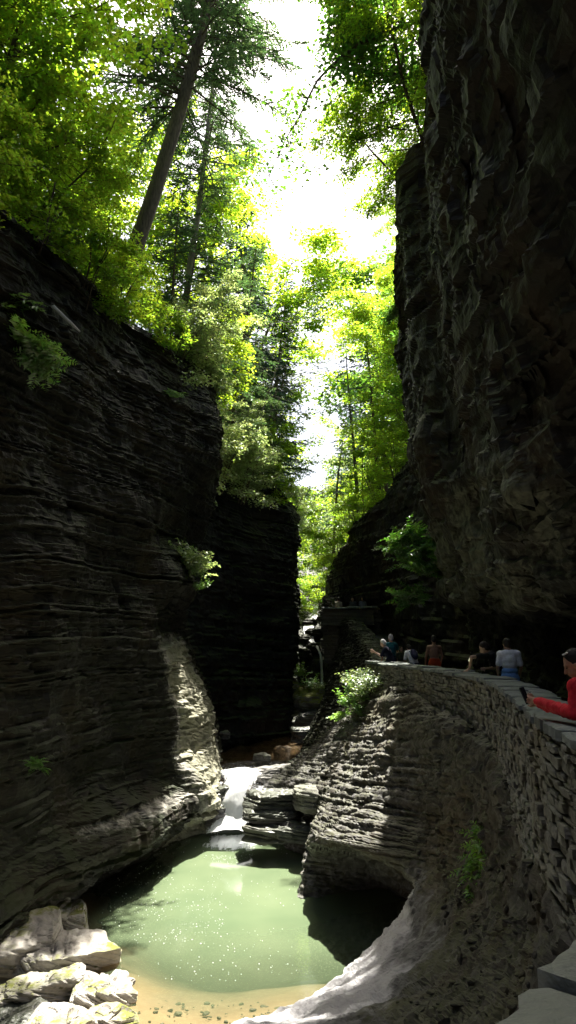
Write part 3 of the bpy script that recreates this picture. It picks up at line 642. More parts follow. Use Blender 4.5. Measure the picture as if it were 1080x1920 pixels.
# --- hillsides above the cliffs
def hill(name, edge, sign, seed):
    steps = [(0, -.7), (1.5, .2), (4, 1.6), (9, 4.6), (20, 11), (50, 24), (140, 42)]
    C = [[np.array([x + sign * a, d + (a * .3 if d > 100 else 0), z + CAMZ + b]) for a, b in steps] for (x, d, z) in edge]
    G = lattice(C, .9, .7, lin=.6)
    Pp = G.reshape(-1, 3); G[..., 2] += (.35 * fbm(Pp * .5, 4, seed)).reshape(G.shape[:2])
    tag(link(name, gmesh(name, G, [M['soil']], flip=(sign < 0), smooth=True)), kind='structure')
hill('hillside', [(-11, -10, 24), (-9.2, 5, 24), (-7.4, 12.5, 9.9), (-6.0, 17, 9.9), (-5.3, 20, 10), (-4.6, 23.5, 9.9), (-3.9, 26.6, 9.7), (-4.3, 29.5, 9.5), (-6, 32, 8.5), (-4, 36.5, 8.6), (-2, 40, 8.5), (-.8, 42.5, 7.7), (-.6, 47, 7.6), (-1.6, 53, 8.6), (-3, 62, 9.0), (-4, 78, 10), (-7, 95, 13), (-12, 125, 20), (-20, 170, 34), (-30, 260, 60)], -1, 1)  # first rim points raised with the unseen cliff to cut skylight
hill('hillside', [(6, -10, 24), (3.4, 2, 23), (2.9, 7, 23), (3.5, 13, 22), (3.9, 17, 19.6), (4.2, 18.5, 16), (3.9, 20, 14.6), (4.1, 22.5, 14.3), (4.4, 24.6, 11.8), (5.6, 27, 11.4), (7.2, 30.5, 10), (6.8, 34, 9.4), (5.6, 39, 7.6), (4.6, 44, 6.6), (4.0, 49, 5.0), (3.6, 54, 3.6), (4.2, 62, 5), (7, 78, 7), (11, 95, 10), (20, 125, 17), (36, 170, 30), (70, 260, 52)], 1, 2)
# ---------------------------------------------------------------- trees and plants
def tubes(specs, sides=7):
    Vs, Fs, off = [], [], 0
    a = np.linspace(0, 2 * np.pi, sides, endpoint=False)
    for pts, rad in specs:
        pts = np.asarray(pts, float); rad = np.asarray(rad, float)
        T = np.gradient(pts, axis=0); T /= np.linalg.norm(T, axis=1, keepdims=True) + 1e-9
        ref = np.array([1.0, .13, .07]) if abs(T[0, 2]) > .6 else np.array([.1, .05, 1.0])
        A = np.cross(T, ref); A /= np.linalg.norm(A, axis=1, keepdims=True) + 1e-9
        B = np.cross(T, A)
        ring = pts[:, None] + rad[:, None, None] * (np.cos(a)[None, :, None] * A[:, None] + np.sin(a)[None, :, None] * B[:, None])
        n = len(pts); idx = np.arange(n * sides).reshape(n, sides) + off
        Vs.append(ring.reshape(-1, 3))
        nx = np.roll(idx, -1, 1)
        Fs.append(np.stack([idx[:-1], nx[:-1], nx[1:], idx[1:]], -1).reshape(-1, 4)); off += n * sides
    return np.concatenate(Vs), np.concatenate(Fs)
def leaves_mesh(name, C, N, D, L, Wd, mat):
    """one bent rhombic leaf per centre C with normal N, direction D, length L, width Wd"""
    D = D - N * np.sum(D * N, 1, keepdims=True); D /= np.linalg.norm(D, axis=1, keepdims=True) + 1e-9
    S = np.cross(N, D); L = L[:, None]; Wd = Wd[:, None]
    base = C - D * L * .5; tip = C + D * L * .5 - N * L * .12
    l = C + S * Wd * .5 - D * L * .05 + N * Wd * .16; r = C - S * Wd * .5 - D * L * .05 + N * Wd * .16
    V = np.stack([base, r, tip, l], 1).reshape(-1, 3)
    q = np.arange(len(C) * 4).reshape(-1, 4)
    return np_mesh(name, V, q, mats=[mat])
def unit(v): return v / (np.linalg.norm(v, axis=-1, keepdims=True) + 1e-9)
def curve_pts(p0, dirv, length, n, rs, wob=.12, droop=0.0):
    pts = [np.array(p0, float)]; d = np.array(dirv, float); d /= np.linalg.norm(d)
    for i in range(n):
        d = d + rs.normal(0, wob, 3) + np.array([0, 0, droop]); d /= np.linalg.norm(d)
        pts.append(pts[-1] + d * length / n)
    return np.array(pts)
def broadleaf(seed, H=10, r0=.13, crown_lo=.25, spread=.33, nl=15000, leaf=.13, lean=(0, 0), limbs=26, sprays=7, spray_r=.5, mat='leaf_maple', bark='bark', flat=.25, multi=1):
    rs = np.random.RandomState(seed); specs = []; cl = []
    for m in range(multi):
        tr = curve_pts((rs.normal(0, .15) * (m > 0), rs.normal(0, .15) * (m > 0), -.5), (lean[0] + rs.normal(0, .12), lean[1] + rs.normal(0, .12), 1), H * .92 + .5, 14, rs, .05)
        specs.append((tr, np.linspace(r0, .015, len(tr)) * (1.25 if m == 0 else .8)))
        for k in range(limbs // multi):
            t = crown_lo + (1 - crown_lo) * (k + rs.rand()) / (limbs // multi)
            i = min(int(t * (len(tr) - 1)), len(tr) - 2); p = tr[i] + (tr[i + 1] - tr[i]) * (t * (len(tr) - 1) - i)
            az = k * 2.4 + rs.normal(0, .4); prof = math.sin(min(1, (1 - t) / (1 - crown_lo) * .85 + .18) * math.pi * .62)
            ln = H * spread * (.45 + .75 * prof) * rs.uniform(.75, 1.2)
            up = rs.uniform(.15, .75) * (1.2 - .3 * t)
            lb = curve_pts(p, (math.cos(az), math.sin(az), up), ln, 7, rs, .14, -.03)
            rr = max(.012, r0 * .42 * (1 - t * .7)); specs.append((lb, np.linspace(rr, .006, len(lb))))
            for s in range(sprays):
                f = .3 + .7 * (s + rs.rand()) / sprays; ii = min(int(f * 7), 6); q = lb[ii] + (lb[ii + 1] - lb[ii]) * (f * 7 - ii)
                az2 = az + rs.choice([-1, 1]) * rs.uniform(.4, 1.3); tl = ln * .34 * rs.uniform(.5, 1.1)
                tw = curve_pts(q, (math.cos(az2), math.sin(az2), rs.uniform(-.1, .5)), tl, 4, rs, .15, -.03)
                specs.append((tw, np.linspace(rr * .4, .004, len(tw))))
                cl.append(tw[-1]); cl.append(tw[2])
    cl = np.array(cl); per = max(3, nl // len(cl))
    C = np.repeat(cl, per, 0); n = len(C)
    rad = spray_r * np.sqrt(rs.rand(n)) * np.repeat(rs.uniform(.6, 1.3, len(cl)), per); th = rs.rand(n) * 6.283
    C = C + np.stack([np.cos(th) * rad, np.sin(th) * rad, rs.normal(0, flat * spray_r, n) - .12 * rad], 1)
    N = unit(np.stack([rs.normal(0, .42, n), rs.normal(0, .42, n), np.ones(n)], 1))
    D = unit(np.stack([np.cos(th), np.sin(th), rs.normal(-.25, .3, n)], 1))
    L = leaf * rs.uniform(.65, 1.3, n)
    V, F = tubes(specs, 6)
    return np_mesh('trunk', V, F, smooth=True, mats=[M[bark]]), leaves_mesh('crown', C, N, D, L, L * rs.uniform(.7, .95, n), M[mat])
def conifer(seed, H=12, r0=.16, lo=.2, spread=.26, whorls=34, flat=False, mat='leaf_hemlock', bark='bark', needle=.16, dens=1.0, trunk=None, top=1.0, sparse=0.0, width=.38):
    rs = np.random.RandomState(seed); specs = []
    tr = curve_pts((0, 0, -.6), (rs.normal(0, .03), rs.normal(0, .03), 1), H + .6, 16, rs, .02) if trunk is None else np.asarray(trunk, float)
    rad = np.linspace(r0 * 1.15, r0 * (1 - .9 * top), len(tr)); specs.append((tr, rad))
    nseg = len(tr) - 1; CC, DD, NN, LL = [], [], [], []
    for k in range(whorls):
        t = lo + (1 - lo) * (k + rs.rand()) / whorls; i = min(int(t * nseg), nseg - 1); p = tr[i] + (tr[i + 1] - tr[i]) * (t * nseg - i)
        for b in range(rs.randint(2, 5)):
            az = rs.rand() * 6.283; ln = H * spread * ((.6 + .4 * (1 - t)) if flat else ((1 - t) * .95 + .10) ** .8) * rs.uniform(.6, 1.25)
            br = curve_pts(p, (math.cos(az), math.sin(az), rs.uniform(-.1, .35)), ln, 8, rs, .07, -.055)
            rr = max(.010, .026 * ln / 2.5); specs.append((br, np.linspace(rr, .004, len(br))))
            if rs.rand() < sparse: 
                continue
            nt = int(9 * ln * dens) + 4
            for s in range(nt):
                f = .18 + .82 * (s + rs.rand()) / nt; ii = min(int(f * 8), 7); q = br[ii] + (br[ii + 1] - br[ii]) * (f * 8 - ii)
                sd = rs.choice([-1, 1]); az2 = az + sd * rs.uniform(.5, 1.25); tl = width * (1.15 - .6 * f) * min(1.6, .5 + ln * .3) * rs.uniform(.6, 1.2)
                d2 = np.array([math.cos(az2), math.sin(az2), rs.uniform(-.45, .05)]); d2 /= np.linalg.norm(d2)
                m = max(3, int(tl / (needle * .42)))
                u = (np.arange(m) + .5) / m
                c = q + d2 * (u * tl)[:, None] + np.array([0, 0, -.10]) * (u ** 2)[:, None] * tl * 2
                CC.append(c); sgn = np.where(np.arange(m) % 2 == 0, 1, -1)
                perp = np.array([-d2[1], d2[0], 0]); 
                DD.append(unit(d2[None] + perp[None] * (sgn * .65)[:, None] + rs.normal(0, .12, (m, 3))))
                NN.append(unit(np.array([[0, 0, 1.0]]) + rs.normal(0, .3, (m, 3)))); LL.append(needle * rs.uniform(.7, 1.25, m))
    C = np.concatenate(CC); D = np.concatenate(DD); N = np.concatenate(NN); L = np.concatenate(LL)
    V, F = tubes(specs, 6)
    return np_mesh('trunk', V, F, smooth=True, mats=[M[bark]]), leaves_mesh('crown', C, N, D, L, L * .42, M[mat])
def plant_mesh(seed, kind='fern', n=18, size=.5, mat='leaf_fern', leaf=.07):
    rs = np.random.RandomState(seed); C, N, D, L = [], [], [], []
    specs = []
    for k in range(n):
        az = rs.rand() * 6.283; ln = size * rs.uniform(.6, 1.2)
        st = curve_pts((rs.normal(0, size * .18), rs.normal(0, size * .18), 0), (math.cos(az) * .8, math.sin(az) * .8, rs.uniform(.5, 1.6)), ln, 8, rs, .06, -.16 if kind == 'fern' else -.05)
        specs.append((st, np.linspace(.006, .002, len(st))))
        m = 22 if kind == 'fern' else 12
        for s in range(m):
            f = .12 + .88 * s / m; ii = min(int(f * 8), 7); q = st[ii] + (st[ii + 1] - st[ii]) * (f * 8 - ii)
            t = st[ii + 1] - st[ii]; t /= np.linalg.norm(t); side = np.cross(t, [0, 0, 1.0]); side /= np.linalg.norm(side) + 1e-6
            sg = 1 if s % 2 else -1
            l = (leaf * 2.2 * math.sin(math.pi * min(.95, f * .85 + .12)) if kind == 'fern' else leaf * rs.uniform(.7, 1.4))
            dd = side * sg + t * .5 + rs.normal(0, .15 if kind == 'fern' else .5, 3)
            C.append(q + dd / np.linalg.norm(dd) * l * .5); D.append(dd); L.append(l)
            N.append(np.array([0, 0, 1.0]) + rs.normal(0, .3, 3))
    C = np.array(C); L = np.array(L)
    return tubes(specs, 4), leaves_mesh('leaves', C, unit(np.array(N)), unit(np.array(D)), L, L * (.34 if kind == 'fern' else .6), M[mat])

PR = {}
def proto(key, tm, cm): PR[key] = (tm, cm)
proto('mapleA', *broadleaf(1, 11, .12, .12, .30, nl=int(26000 * QT), leaf=.135, limbs=34))
proto('mapleB', *broadleaf(2, 9, .10, .08, .36, nl=int(20000 * QT), leaf=.13, limbs=28))
proto('mapleC', *broadleaf(3, 12, .14, .18, .30, nl=int(22000 * QT), leaf=.14, limbs=32, mat='leaf_dark', lean=(-.12, 0)))
proto('sapling', *broadleaf(4, 5, .045, .12, .30, nl=int(7000 * QT), leaf=.11, limbs=20, sprays=5, spray_r=.36))
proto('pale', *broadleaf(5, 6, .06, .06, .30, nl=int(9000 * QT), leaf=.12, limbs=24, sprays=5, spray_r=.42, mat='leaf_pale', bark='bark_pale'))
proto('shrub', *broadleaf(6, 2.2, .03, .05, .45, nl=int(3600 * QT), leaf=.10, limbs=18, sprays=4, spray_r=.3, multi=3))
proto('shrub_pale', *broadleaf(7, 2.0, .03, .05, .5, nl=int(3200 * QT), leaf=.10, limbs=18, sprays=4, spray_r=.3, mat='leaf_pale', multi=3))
proto('hemA', *conifer(11, 14, .17, .08, .24, 40, dens=1.0))
proto('hemB', *conifer(12, 9, .09, .05, .28, 34, dens=1.0, needle=.14))
proto('hemBlue', *conifer(13, 22, .26, .06, .17, 56, mat='leaf_blue', needle=.26, dens=1.0, width=.7))
proto('hemThin', *conifer(14, 16, .17, .35, .17, 30, mat='leaf_blue', needle=.22, dens=.5, sparse=.35, width=.5))
proto('farA', *broadleaf(21, 15, .2, .12, .30, nl=int(9000 * QT), leaf=.30, limbs=30, sprays=6, spray_r=.9))
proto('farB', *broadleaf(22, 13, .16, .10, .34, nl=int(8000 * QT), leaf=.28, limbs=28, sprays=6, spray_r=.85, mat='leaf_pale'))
proto('bare', *broadleaf(31, 10, .05, .3, .36, nl=2600, leaf=.07, limbs=30, sprays=9, spray_r=.12, mat='leaf_hemlock', bark='bark_pale'))
def tree(key, base, H=None, nominal=None, rz=0, label='', cat='tree', name='broadleaf_tree', group=None, lean=(0, 0), crown_mat=None):
    tm, cm = PR[key]; o = empty(name, tuple(base)); o.rotation_euler = (lean[1], lean[0], rz) if lean != (0, 0) else (0, 0, rz)
    if lean != (0, 0):
        q = Quaternion((0, 1, 0), lean[0]) @ Quaternion((1, 0, 0), lean[1]) @ Quaternion((0, 0, 1), rz); o.rotation_euler = q.to_euler()
    s = H / nominal if H else 1; o.scale = (s, s, s)
    link('trunk', tm, o); link('crown', cm, o)
    tag(o, label, cat, group); return o
NOM = dict(mapleA=11, mapleB=9, mapleC=12, sapling=5, pale=6, shrub=2.2, shrub_pale=2.0, hemA=14, hemB=9, hemBlue=22, hemThin=16, farA=15, farB=13, bare=10)
NAME = dict(mapleA='maple_tree', mapleB='maple_tree', mapleC='maple_tree', sapling='maple_sapling', pale='understorey_tree', shrub='leafy_shrub', shrub_pale='leafy_shrub', hemA='hemlock_tree', hemB='hemlock_tree', hemBlue='conifer_tree', hemThin='conifer_tree', farA='broadleaf_tree', farB='broadleaf_tree', bare='bare_tree')
def T(key, x, d, z, H, label, rz=None, lean=(0, 0), group=None):
    cat = 'shrub' if 'shrub' in key else ('sapling' if key == 'sapling' else 'tree')
    return tree(key, Q(x, d, z), H, NOM[key], rnd.uniform(0, 6.28) if rz is None else rz, label, cat, NAME[key], group, lean)
GL = 'maples on the left cliff top'
T('mapleA', -8.9, 18.5, 10.8, 13, 'tall sunlit maple with yellow green leaves at the top left corner', 1, (0, 0), GL)
T('mapleA', -9.4, 14.5, 11.0, 11, 'dense maple on the near end of the left cliff at the picture edge', 3.3, (.05, 0), GL)
T('mapleB', -8.0, 20.6, 11.0, 8.0, 'broad bright maple leaning over the left cliff in front of the dark leaning trunk', 0.5, (.12, -.1), GL)
T('mapleB', -7.3, 17.4, 10.2, 4.4, 'low maple with glowing leaves hanging over the left cliff edge', 4.0, (.08, -.1), GL)
T('mapleB', -11.2, 22.5, 12.8, 14, 'tall maple behind the bright maples on the left slope', 2.2, (.05, 0), GL)
T('mapleA', -8.4, 26.5, 12.0, 9, 'mid green maple behind the base of the dark leaning trunk', 5.1, (.03, 0), GL)
T('sapling', -5.9, 21.6, 10.0, 2.8, 'small bright sapling at the foot of the dark leaning trunk', None, (.2, -.1))
# the leaning dark trunk
lt = [P(232, 520, 23.6), P(258, 452, 23.8), P(285, 375, 24.0), P(312, 290, 24.2), P(338, 205, 24.4), P(360, 130, 24.6), P(378, 60, 24.8), P(395, -10, 25), P(412, -90, 25.2), P(428, -180, 25.5), P(440, -290, 25.8)]
b0 = lt[0]; tm, cm = conifer(41, 17, .27, .40, .29, 56, trunk=[p - b0 for p in lt], needle=.17, top=.45, dens=1.4, sparse=.12, flat=True)
o = empty('hemlock_tree', tuple(b0)); link('trunk', tm, o); link('crown', cm, o)
tag(o, 'big dark leaning hemlock trunk rising from the left cliff edge', 'tree')
lt2 = [P(352, 520, 29), P(372, 400, 29), P(385, 280, 29.2), P(398, 170, 29.3), P(408, 60, 29.5), P(415, -60, 29.7)]
b0 = lt2[0]; tm, cm = conifer(43, 14, .13, .3, .23, 34, trunk=[p - b0 for p in lt2], needle=.16, top=.7, sparse=.45, bark='bark_pale', flat=True)
o = empty('hemlock_tree', tuple(b0)); link('trunk', tm, o); link('crown', cm, o)
tag(o, 'slimmer grey hemlock with bare twigs just right of the dark leaning trunk', 'tree')
# left edge, further along
T('hemB', -4.6, 27.2, 9.9, 8.5, 'grey green young hemlock on the cliff edge right of the leaning trunk', 1.0)
T('hemB', -3.9, 29.5, 9.6, 6.5, 'small silvery hemlock at the far corner of the left cliff', 2.4)
T('pale', -4.2, 26.4, 9.8, 4.5, 'pale slender understorey tree on the rim of the left cliff', 0.2, (.1, 0))
T('pale', -3.5, 28.3, 9.4, 3.6, 'pale leafy sapling drooping over the far corner of the left cliff', 3.0, (.2, 0))
T('sapling', -3.6, 31.0, 9.2, 5.5, 'bright yellow green sapling beyond the left cliff corner', 1.4, (.1, 0))
T('mapleC', -6.6, 31.5, 10.8, 7, 'green broadleaf tree behind the young hemlocks on the left', 4.4)
T('mapleA', -9.0, 33, 12.5, 14, 'tall green tree behind the slim grey hemlock', 2.0)
T('hemA', -3.2, 37.5, 9.2, 13, 'grey green hemlock above the dark middle cliff', 0.9)
T('hemBlue', -2.6, 44, 9.0, 21, 'tall dark blue green conifer left of the bright sky gap', 0.3)
T('hemBlue', -1.2, 48.5, 8.4, 17, 'dark conifer standing closest to the left side of the sky gap', 4.1)
T('farB', -3.2, 50, 9.2, 12, 'pale glittering broadleaf tree between the dark conifers on the left', 1.1)
T('hemBlue', -5.2, 52, 11.0, 22, 'second dark conifer behind the tall blue green one', 2.3)
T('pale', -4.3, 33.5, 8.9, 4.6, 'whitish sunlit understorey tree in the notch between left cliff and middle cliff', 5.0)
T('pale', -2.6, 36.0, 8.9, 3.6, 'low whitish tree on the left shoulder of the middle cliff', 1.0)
T('hemB', -1.4, 40.5, 8.4, 6.5, 'small hemlock on top of the dark middle cliff', 3.6)
T('sapling', -.8, 42.5, 8.0, 5.0, 'sunlit sapling on the right end of the middle cliff', 2.0)
T('hemThin', -1.6, 43.5, 8.2, 10, 'slim conifer with dark trunk leaning right over the middle cliff', 0.0, (.10, 0))
T('hemThin', -1.9, 47.0, 8.6, 11, 'thin dark trunked conifer behind the leaning slim conifer', 1.0, (.07, 0))
T('shrub_pale', -4.4, 31.8, 7.2, 2.6, 'white glinting shrub hanging beside the left cliff at mid height', 0.4, (.5, 0))
# right side
T('mapleC', 5.4, 20.5, 15.2, 10, 'dark leaved tree on the right cliff top leaning over the gorge', 0.3, (-.28, 0))
T('mapleC', 6.3, 20.6, 15.0, 11, 'tall dark green tree behind the leaning one on the right cliff', 1.9, (-.26, 0))
T('mapleA', 8.6, 36.5, 11.0, 10.5, 'sunlit yellow green maple just left of the right cliff', 4.0, (-.17, 0))
T('mapleB', 6.2, 24.3, 12.6, 3.6, 'small glowing maple on the second step of the right cliff', 0.8, (-.3, 0))
T('mapleA', 8.4, 33, 11.0, 9.5, 'yellow green maple beyond the lower step of the right cliff', 2.5, (-.18, 0))
T('mapleC', 7.2, 36.5, 9.8, 10, 'dark green tree low against the right cliff', 0.9, (-.1, 0))
T('mapleB', 7.6, 39, 8.9, 8, 'leafy green tree on top of the far right cliff', 5.4, (-.1, 0))
T('hemThin', 4.6, 46, 6.8, 14, 'thin bare trunk conifer standing in the sky gap', 2.0, (-.05, 0))
T('hemThin', 5.4, 42, 7.6, 13, 'thin dark conifer right of the one standing in the sky gap', 4.4, (-.03, 0))
T('hemThin', 8.5, 52, 9.0, 14, 'tall thin conifer behind the far right cliff', 5.4)
T('sapling', 4.6, 42.8, 6.9, 4.5, 'yellow green sapling on the slope of the far right cliff', 0.7)
T('sapling', 3.9, 47.5, 5.8, 4.0, 'bright sapling at the lower end of the far right cliff slope', 3.7)
# far valley: trees one can count, copies of three kinds
FG = 'sunlit trees filling the far end of the gorge'
k = 0
for d in (66, 74, 83, 93, 105, 118, 134, 152, 175):
    for s in (-1, 1):
        for j in range(3):
            x = 1.9 + s * (2.9 + (d - 66) * .02 + j * (2.8 + d * .018) + rnd.uniform(-.6, .6) + (d - 66) * .02)
            zf = np.interp(d, [61, 78, 95, 125, 170, 260], [2.4, 4.4, 7.0, 10.5, 14, 20]) + abs(x - 1.4) * .45
            key = ['farA', 'farB', 'farA', 'farB', 'hemBlue'][k % 5]
            H = (rnd.uniform(8, 12) if j == 0 else rnd.uniform(12, 17)) * (1.25 if key == 'hemBlue' else 1)
            lab = {'farA': 'sunlit yellow green tree in the far end of the gorge', 'farB': 'pale sunlit tree in the far end of the gorge', 'hemBlue': 'bluish conifer in the far end of the gorge'}[key]
            T(key, x, d, zf - .5, H, lab, None, (0, 0), FG); k += 1
# shrubs on rims and slopes
SG = 'shrubs along the cliff rims'
for i, (key, x, d, z, H, lab) in enumerate([
    ('shrub', -6.3, 17.0, 9.4, 2.2, 'bright shrub on the left rim below the low maple'), ('shrub', -5.7, 19.0, 9.5, 2.0, 'leafy shrub on the left rim beside the low maple'),
    ('shrub', -5.2, 20.9, 9.6, 2.2, 'yellow green shrub on the left rim under the leaning trunk'), ('shrub', -4.5, 23.7, 9.6, 2.0, 'green shrub on the left rim right of the leaning trunk'),
    ('shrub_pale', -4.1, 25.2, 9.5, 2.2, 'pale shrub on the left rim below the young hemlock'), ('shrub_pale', -3.4, 27.2, 9.2, 2.0, 'pale shrub at the far corner of the left rim'),
    ('shrub', -7.2, 14.0, 9.6, 2.4, 'dark shrub at the near end of the left rim'), 
    ('shrub_pale', -3.0, 35.5, 8.4, 2.2, 'white lit shrub on the left shoulder of the middle cliff'), ('shrub_pale', -2.2, 38.5, 8.3, 2.4, 'pale shrub along the top of the middle cliff'),
    ('shrub_pale', -3.2, 34.6, 7.6, 2.6, 'whitish shrub spilling over the left end of the middle cliff'), ('shrub_pale', -2.3, 37.3, 7.5, 2.4, 'whitish shrub spilling over the middle cliff beside the left cliff'),
    ('shrub', -1.0, 41.3, 7.8, 2.2, 'green shrub on the right part of the middle cliff top'), ('shrub_pale', .05, 43.5, 7.0, 2.2, 'pale shrub drooping over the right corner of the middle cliff'),
    ('shrub', .3, 47.5, 6.3, 3.0, 'sunlit shrub behind the right corner of the middle cliff'), ('shrub', .2, 52.5, 4.6, 3.0, 'sunlit shrub in the gap low behind the middle cliff'),
    ('shrub', .3, 56.5, 2.4, 2.4, 'shrub hanging over the upper cascade on its left'), ('shrub_pale', .6, 60.0, 1.4, 2.2, 'pale bush beside the upper cascade'),
    ('shrub', 5.6, 37.0, 8.0, 2.6, 'green shrub on the shoulder of the far right cliff'), ('shrub', 5.0, 40.2, 7.0, 2.4, 'yellow green shrub on the slope of the far right cliff'),
    ('shrub', 4.2, 44.0, 6.3, 2.4, 'bright shrub halfway down the far right cliff slope'), ('shrub', 3.5, 48.5, 4.9, 2.4, 'bright shrub near the tip of the far right cliff'),
    ('shrub', 2.9, 52.5, 3.6, 2.4, 'bright shrub on the tip of the far right cliff'), ('shrub', 2.6, 57.5, 2.6, 2.6, 'sunlit bush behind the tip of the far right cliff'),
    ('shrub', 4.2, 22.0, 14.0, 1.8, 'small shrub on the step of the right cliff'), ('shrub', 4.0, 24.6, 11.6, 1.6, 'hanging shrub on the lower step of the right cliff')]):
    T(key, x, d, z, H, lab, None, (.25 if x < 1.4 else -.25, 0), SG)
# ferns and weeds
def plant(key_mesh, pos, s, label, name='leafy_plant', cat='plant', rz=0, tilt=(0, 0), group=None):
    (tv, tf), lm = key_mesh
    o = empty(name, tuple(pos)); o.scale = (s, s, s); o.rotation_euler = (tilt[0], tilt[1], rz)
    link('leaves', lm, o)
    st = bpy.data.meshes.get('stems_' + lm.name) or np_mesh('stems_' + lm.name, tv, tf, mats=[M['leaf_fern']])
    link('stems', st, o); tag(o, label, cat, group); return o
fernA = plant_mesh(1, 'fern', 26, .55); weedA = plant_mesh(2, 'weed', 26, .75, 'leaf_fern', .10); weedP = plant_mesh(3, 'weed', 34, .7, 'leaf_pale', .11)
fernD = plant_mesh(4, 'fern', 30, .7, 'leaf_dark')
WG = 'weeds on the rock below the far end of the wall'
for i, (px, py, d, s, m, lab) in enumerate([
    (690, 1268, 24.9, .9, weedP, 'tallest pale flowering weed right under the far end of the wall'), (676, 1285, 24.6, 1.0, weedP, 'sunlit pale weed clump below the far wall end'),
    (664, 1300, 24.6, 1.1, weedA, 'green weed clump in the middle of the weeds below the wall end'), (652, 1318, 24.7, 1.0, weedA, 'yellow green weed clump on the left of the lit weeds'),
    (640, 1340, 25.0, .9, fernA, 'fern at the lower left of the lit weeds'), (686, 1300, 24.2, .9, weedP, 'pale weed clump nearest the wall stones'),
    (700, 1278, 23.9, .8, weedP, 'small pale weed against the wall face'), (672, 1332, 24.0, .8, weedA, 'low green weed at the bottom of the lit weeds'), (660, 1275, 27.5, .9, weedP, 'weed with white flowers behind the lit weeds')]):
    plant(m, P(px, py + 8, d), s, lab, 'weed_clump', 'weed', i * 1.3, (0, -.3), WG)
LG = 'plants rooted on the left cliff'
for i, (px, py, d, s, m, lab, nm) in enumerate([
    (350, 1062, 26.6, 1.5, weedP, 'white lit plant tuft on the ledge of the left cliff corner', 'leafy_plant'), (372, 1078, 26.6, 1.3, weedP, 'pale plant hanging at the tip of the left cliff corner ledge', 'leafy_plant'), (380, 1105, 26.8, .7, weedA, 'small yellow green plant under the white tuft on the left cliff corner', 'leafy_plant'),
    (20, 590, 16.4, 1.7, fernA, 'bright green fern spray high on the left cliff at the picture edge', 'fern'), (40, 650, 16.2, 1.8, fernA, 'bright green fern spray hanging over dark rock on the left cliff', 'fern'), (75, 690, 16.3, 1.5, fernA, 'lowest bright fern spray on the left cliff', 'fern'),
    (130, 470, 18, 1.2, weedA, 'leafy plant on the left rim near the picture edge', 'leafy_plant'), 
    (325, 745, 23.4, .9, fernA, 'small green tuft on the upper right of the left cliff', 'fern'), (60, 1440, 16.9, .6, fernD, 'small dark fern low on the left cliff', 'fern')]):
    plant(m, P(px, py, d), s, lab, nm, 'fern' if nm == 'fern' else 'plant', i * 1.7, (0, .4), LG)
RG = 'plants rooted on the right cliff'
for i, (px, py, d, s, m, lab, nm) in enumerate([
    (765, 1020, 27.0, 1.9, fernD, 'upper dark green fern clump in the shade of the right cliff', 'fern'), (800, 1040, 26.2, 1.7, fernD, 'fern clump under the overhang of the right cliff', 'fern'), (785, 1075, 26.0, 1.6, fernD, 'lower fern clump under the right cliff', 'fern'), (750, 1045, 28, 1.6, fernD, 'leftmost fern clump in the shade below the right cliff', 'fern'), (770, 1130, 26.5, 1.4, fernD, 'fern clump on the rubble at the foot of the right cliff', 'fern'),
    (742, 590, 24.2, 1.2, fernA, 'grass tuft on the lower step of the right cliff', 'fern'), (905, 1640, 12.4, 1.0, fernD, 'dark green moss fern on the bank below the wall', 'fern'), (930, 1610, 12.0, .9, fernD, 'dark fern right of the mossy patch on the bank below the wall', 'fern')]):
    plant(m, P(px, py, d), s, lab, nm, 'fern', i * 1.1, (0, -.5), RG)
# bare log and hanging twigs
V, F = tubes([([P(100, 575, 16.4), P(118, 592, 16.3), P(130, 603, 16.2), P(150, 622, 16.3)], [.05, .045, .04, .02])], 8)
tag(link('fallen_branch', np_mesh('fallen_branch', V, F, smooth=True, mats=[M['deadwood']])), 'bleached fallen branch lying on the upper left cliff', 'branch')

# bare twiggy hemlock in front of the sky, and the tree whose limbs cross the top right
T('bare', -2.6, 40.5, 9.0, 11, 'bare grey tree with fine dead twigs against the bright sky', 0.6, (.16, 0))
T('bare', -4.4, 44.0, 9.6, 15, 'second bare twiggy tree farther along the left rim', 2.6, (.12, 0))
rs = np.random.RandomState(77)
base = Q(6.4, 19.6, 16.0); L1 = [Q(5.9, 19.6, 17.2), P(800, 38, 19.3), P(735, 58, 19.2), P(680, 80, 19.1), P(640, 108, 19.0), P(600, 150, 19), P(568, 205, 19), P(535, 265, 19.1), P(505, 330, 19.3)]
L2 = [Q(5.4, 19.8, 16.5), P(806, 148, 19.8), P(760, 144, 19.8), P(715, 136, 19.8), P(690, 138, 19.8), P(672, 118, 19.8)]
L3 = [P(680, 80, 19.1), P(668, 52, 19.1), P(640, 40, 19)]; L4 = [P(690, 138, 19.8), P(662, 90, 19.8), P(640, 60, 20)]
tk = [base, Q(6.2, 19.6, 17.5), Q(5.8, 19.8, 20), Q(5.2, 20, 23.5), Q(4.6, 20.2, 27)]
specs = [([p - base for p in tk], [.26, .24, .2, .15, .06])]
for L, r in ((L1, .11), (L2, .08), (L3, .04), (L4, .04)):
    C_ = catmull(np.array(L) - base, 0, 16); C_ = C_ + rs.normal(0, .03, C_.shape); specs.append((C_, r * np.linspace(1, .1, 16) ** 1.5 + .006))
cl = []
for C_, r in specs[1:]:
    for q in C_[4:]:
        for _ in range(3):
            tw = curve_pts(q, rs.normal(0, 1, 3) * (1, 1, .5), rs.uniform(.5, 1.3), 4, rs, .15, -.04); specs.append((tw, np.linspace(.014, .004, 5))); cl += [tw[-1], tw[2]]
cl = np.array(cl); per = 15; C_ = np.repeat(cl, per, 0); n = len(C_); rad = .45 * np.sqrt(rs.rand(n)); th = rs.rand(n) * 6.283
C_ = C_ + np.stack([np.cos(th) * rad, np.sin(th) * rad, rs.normal(0, .1, n)], 1)
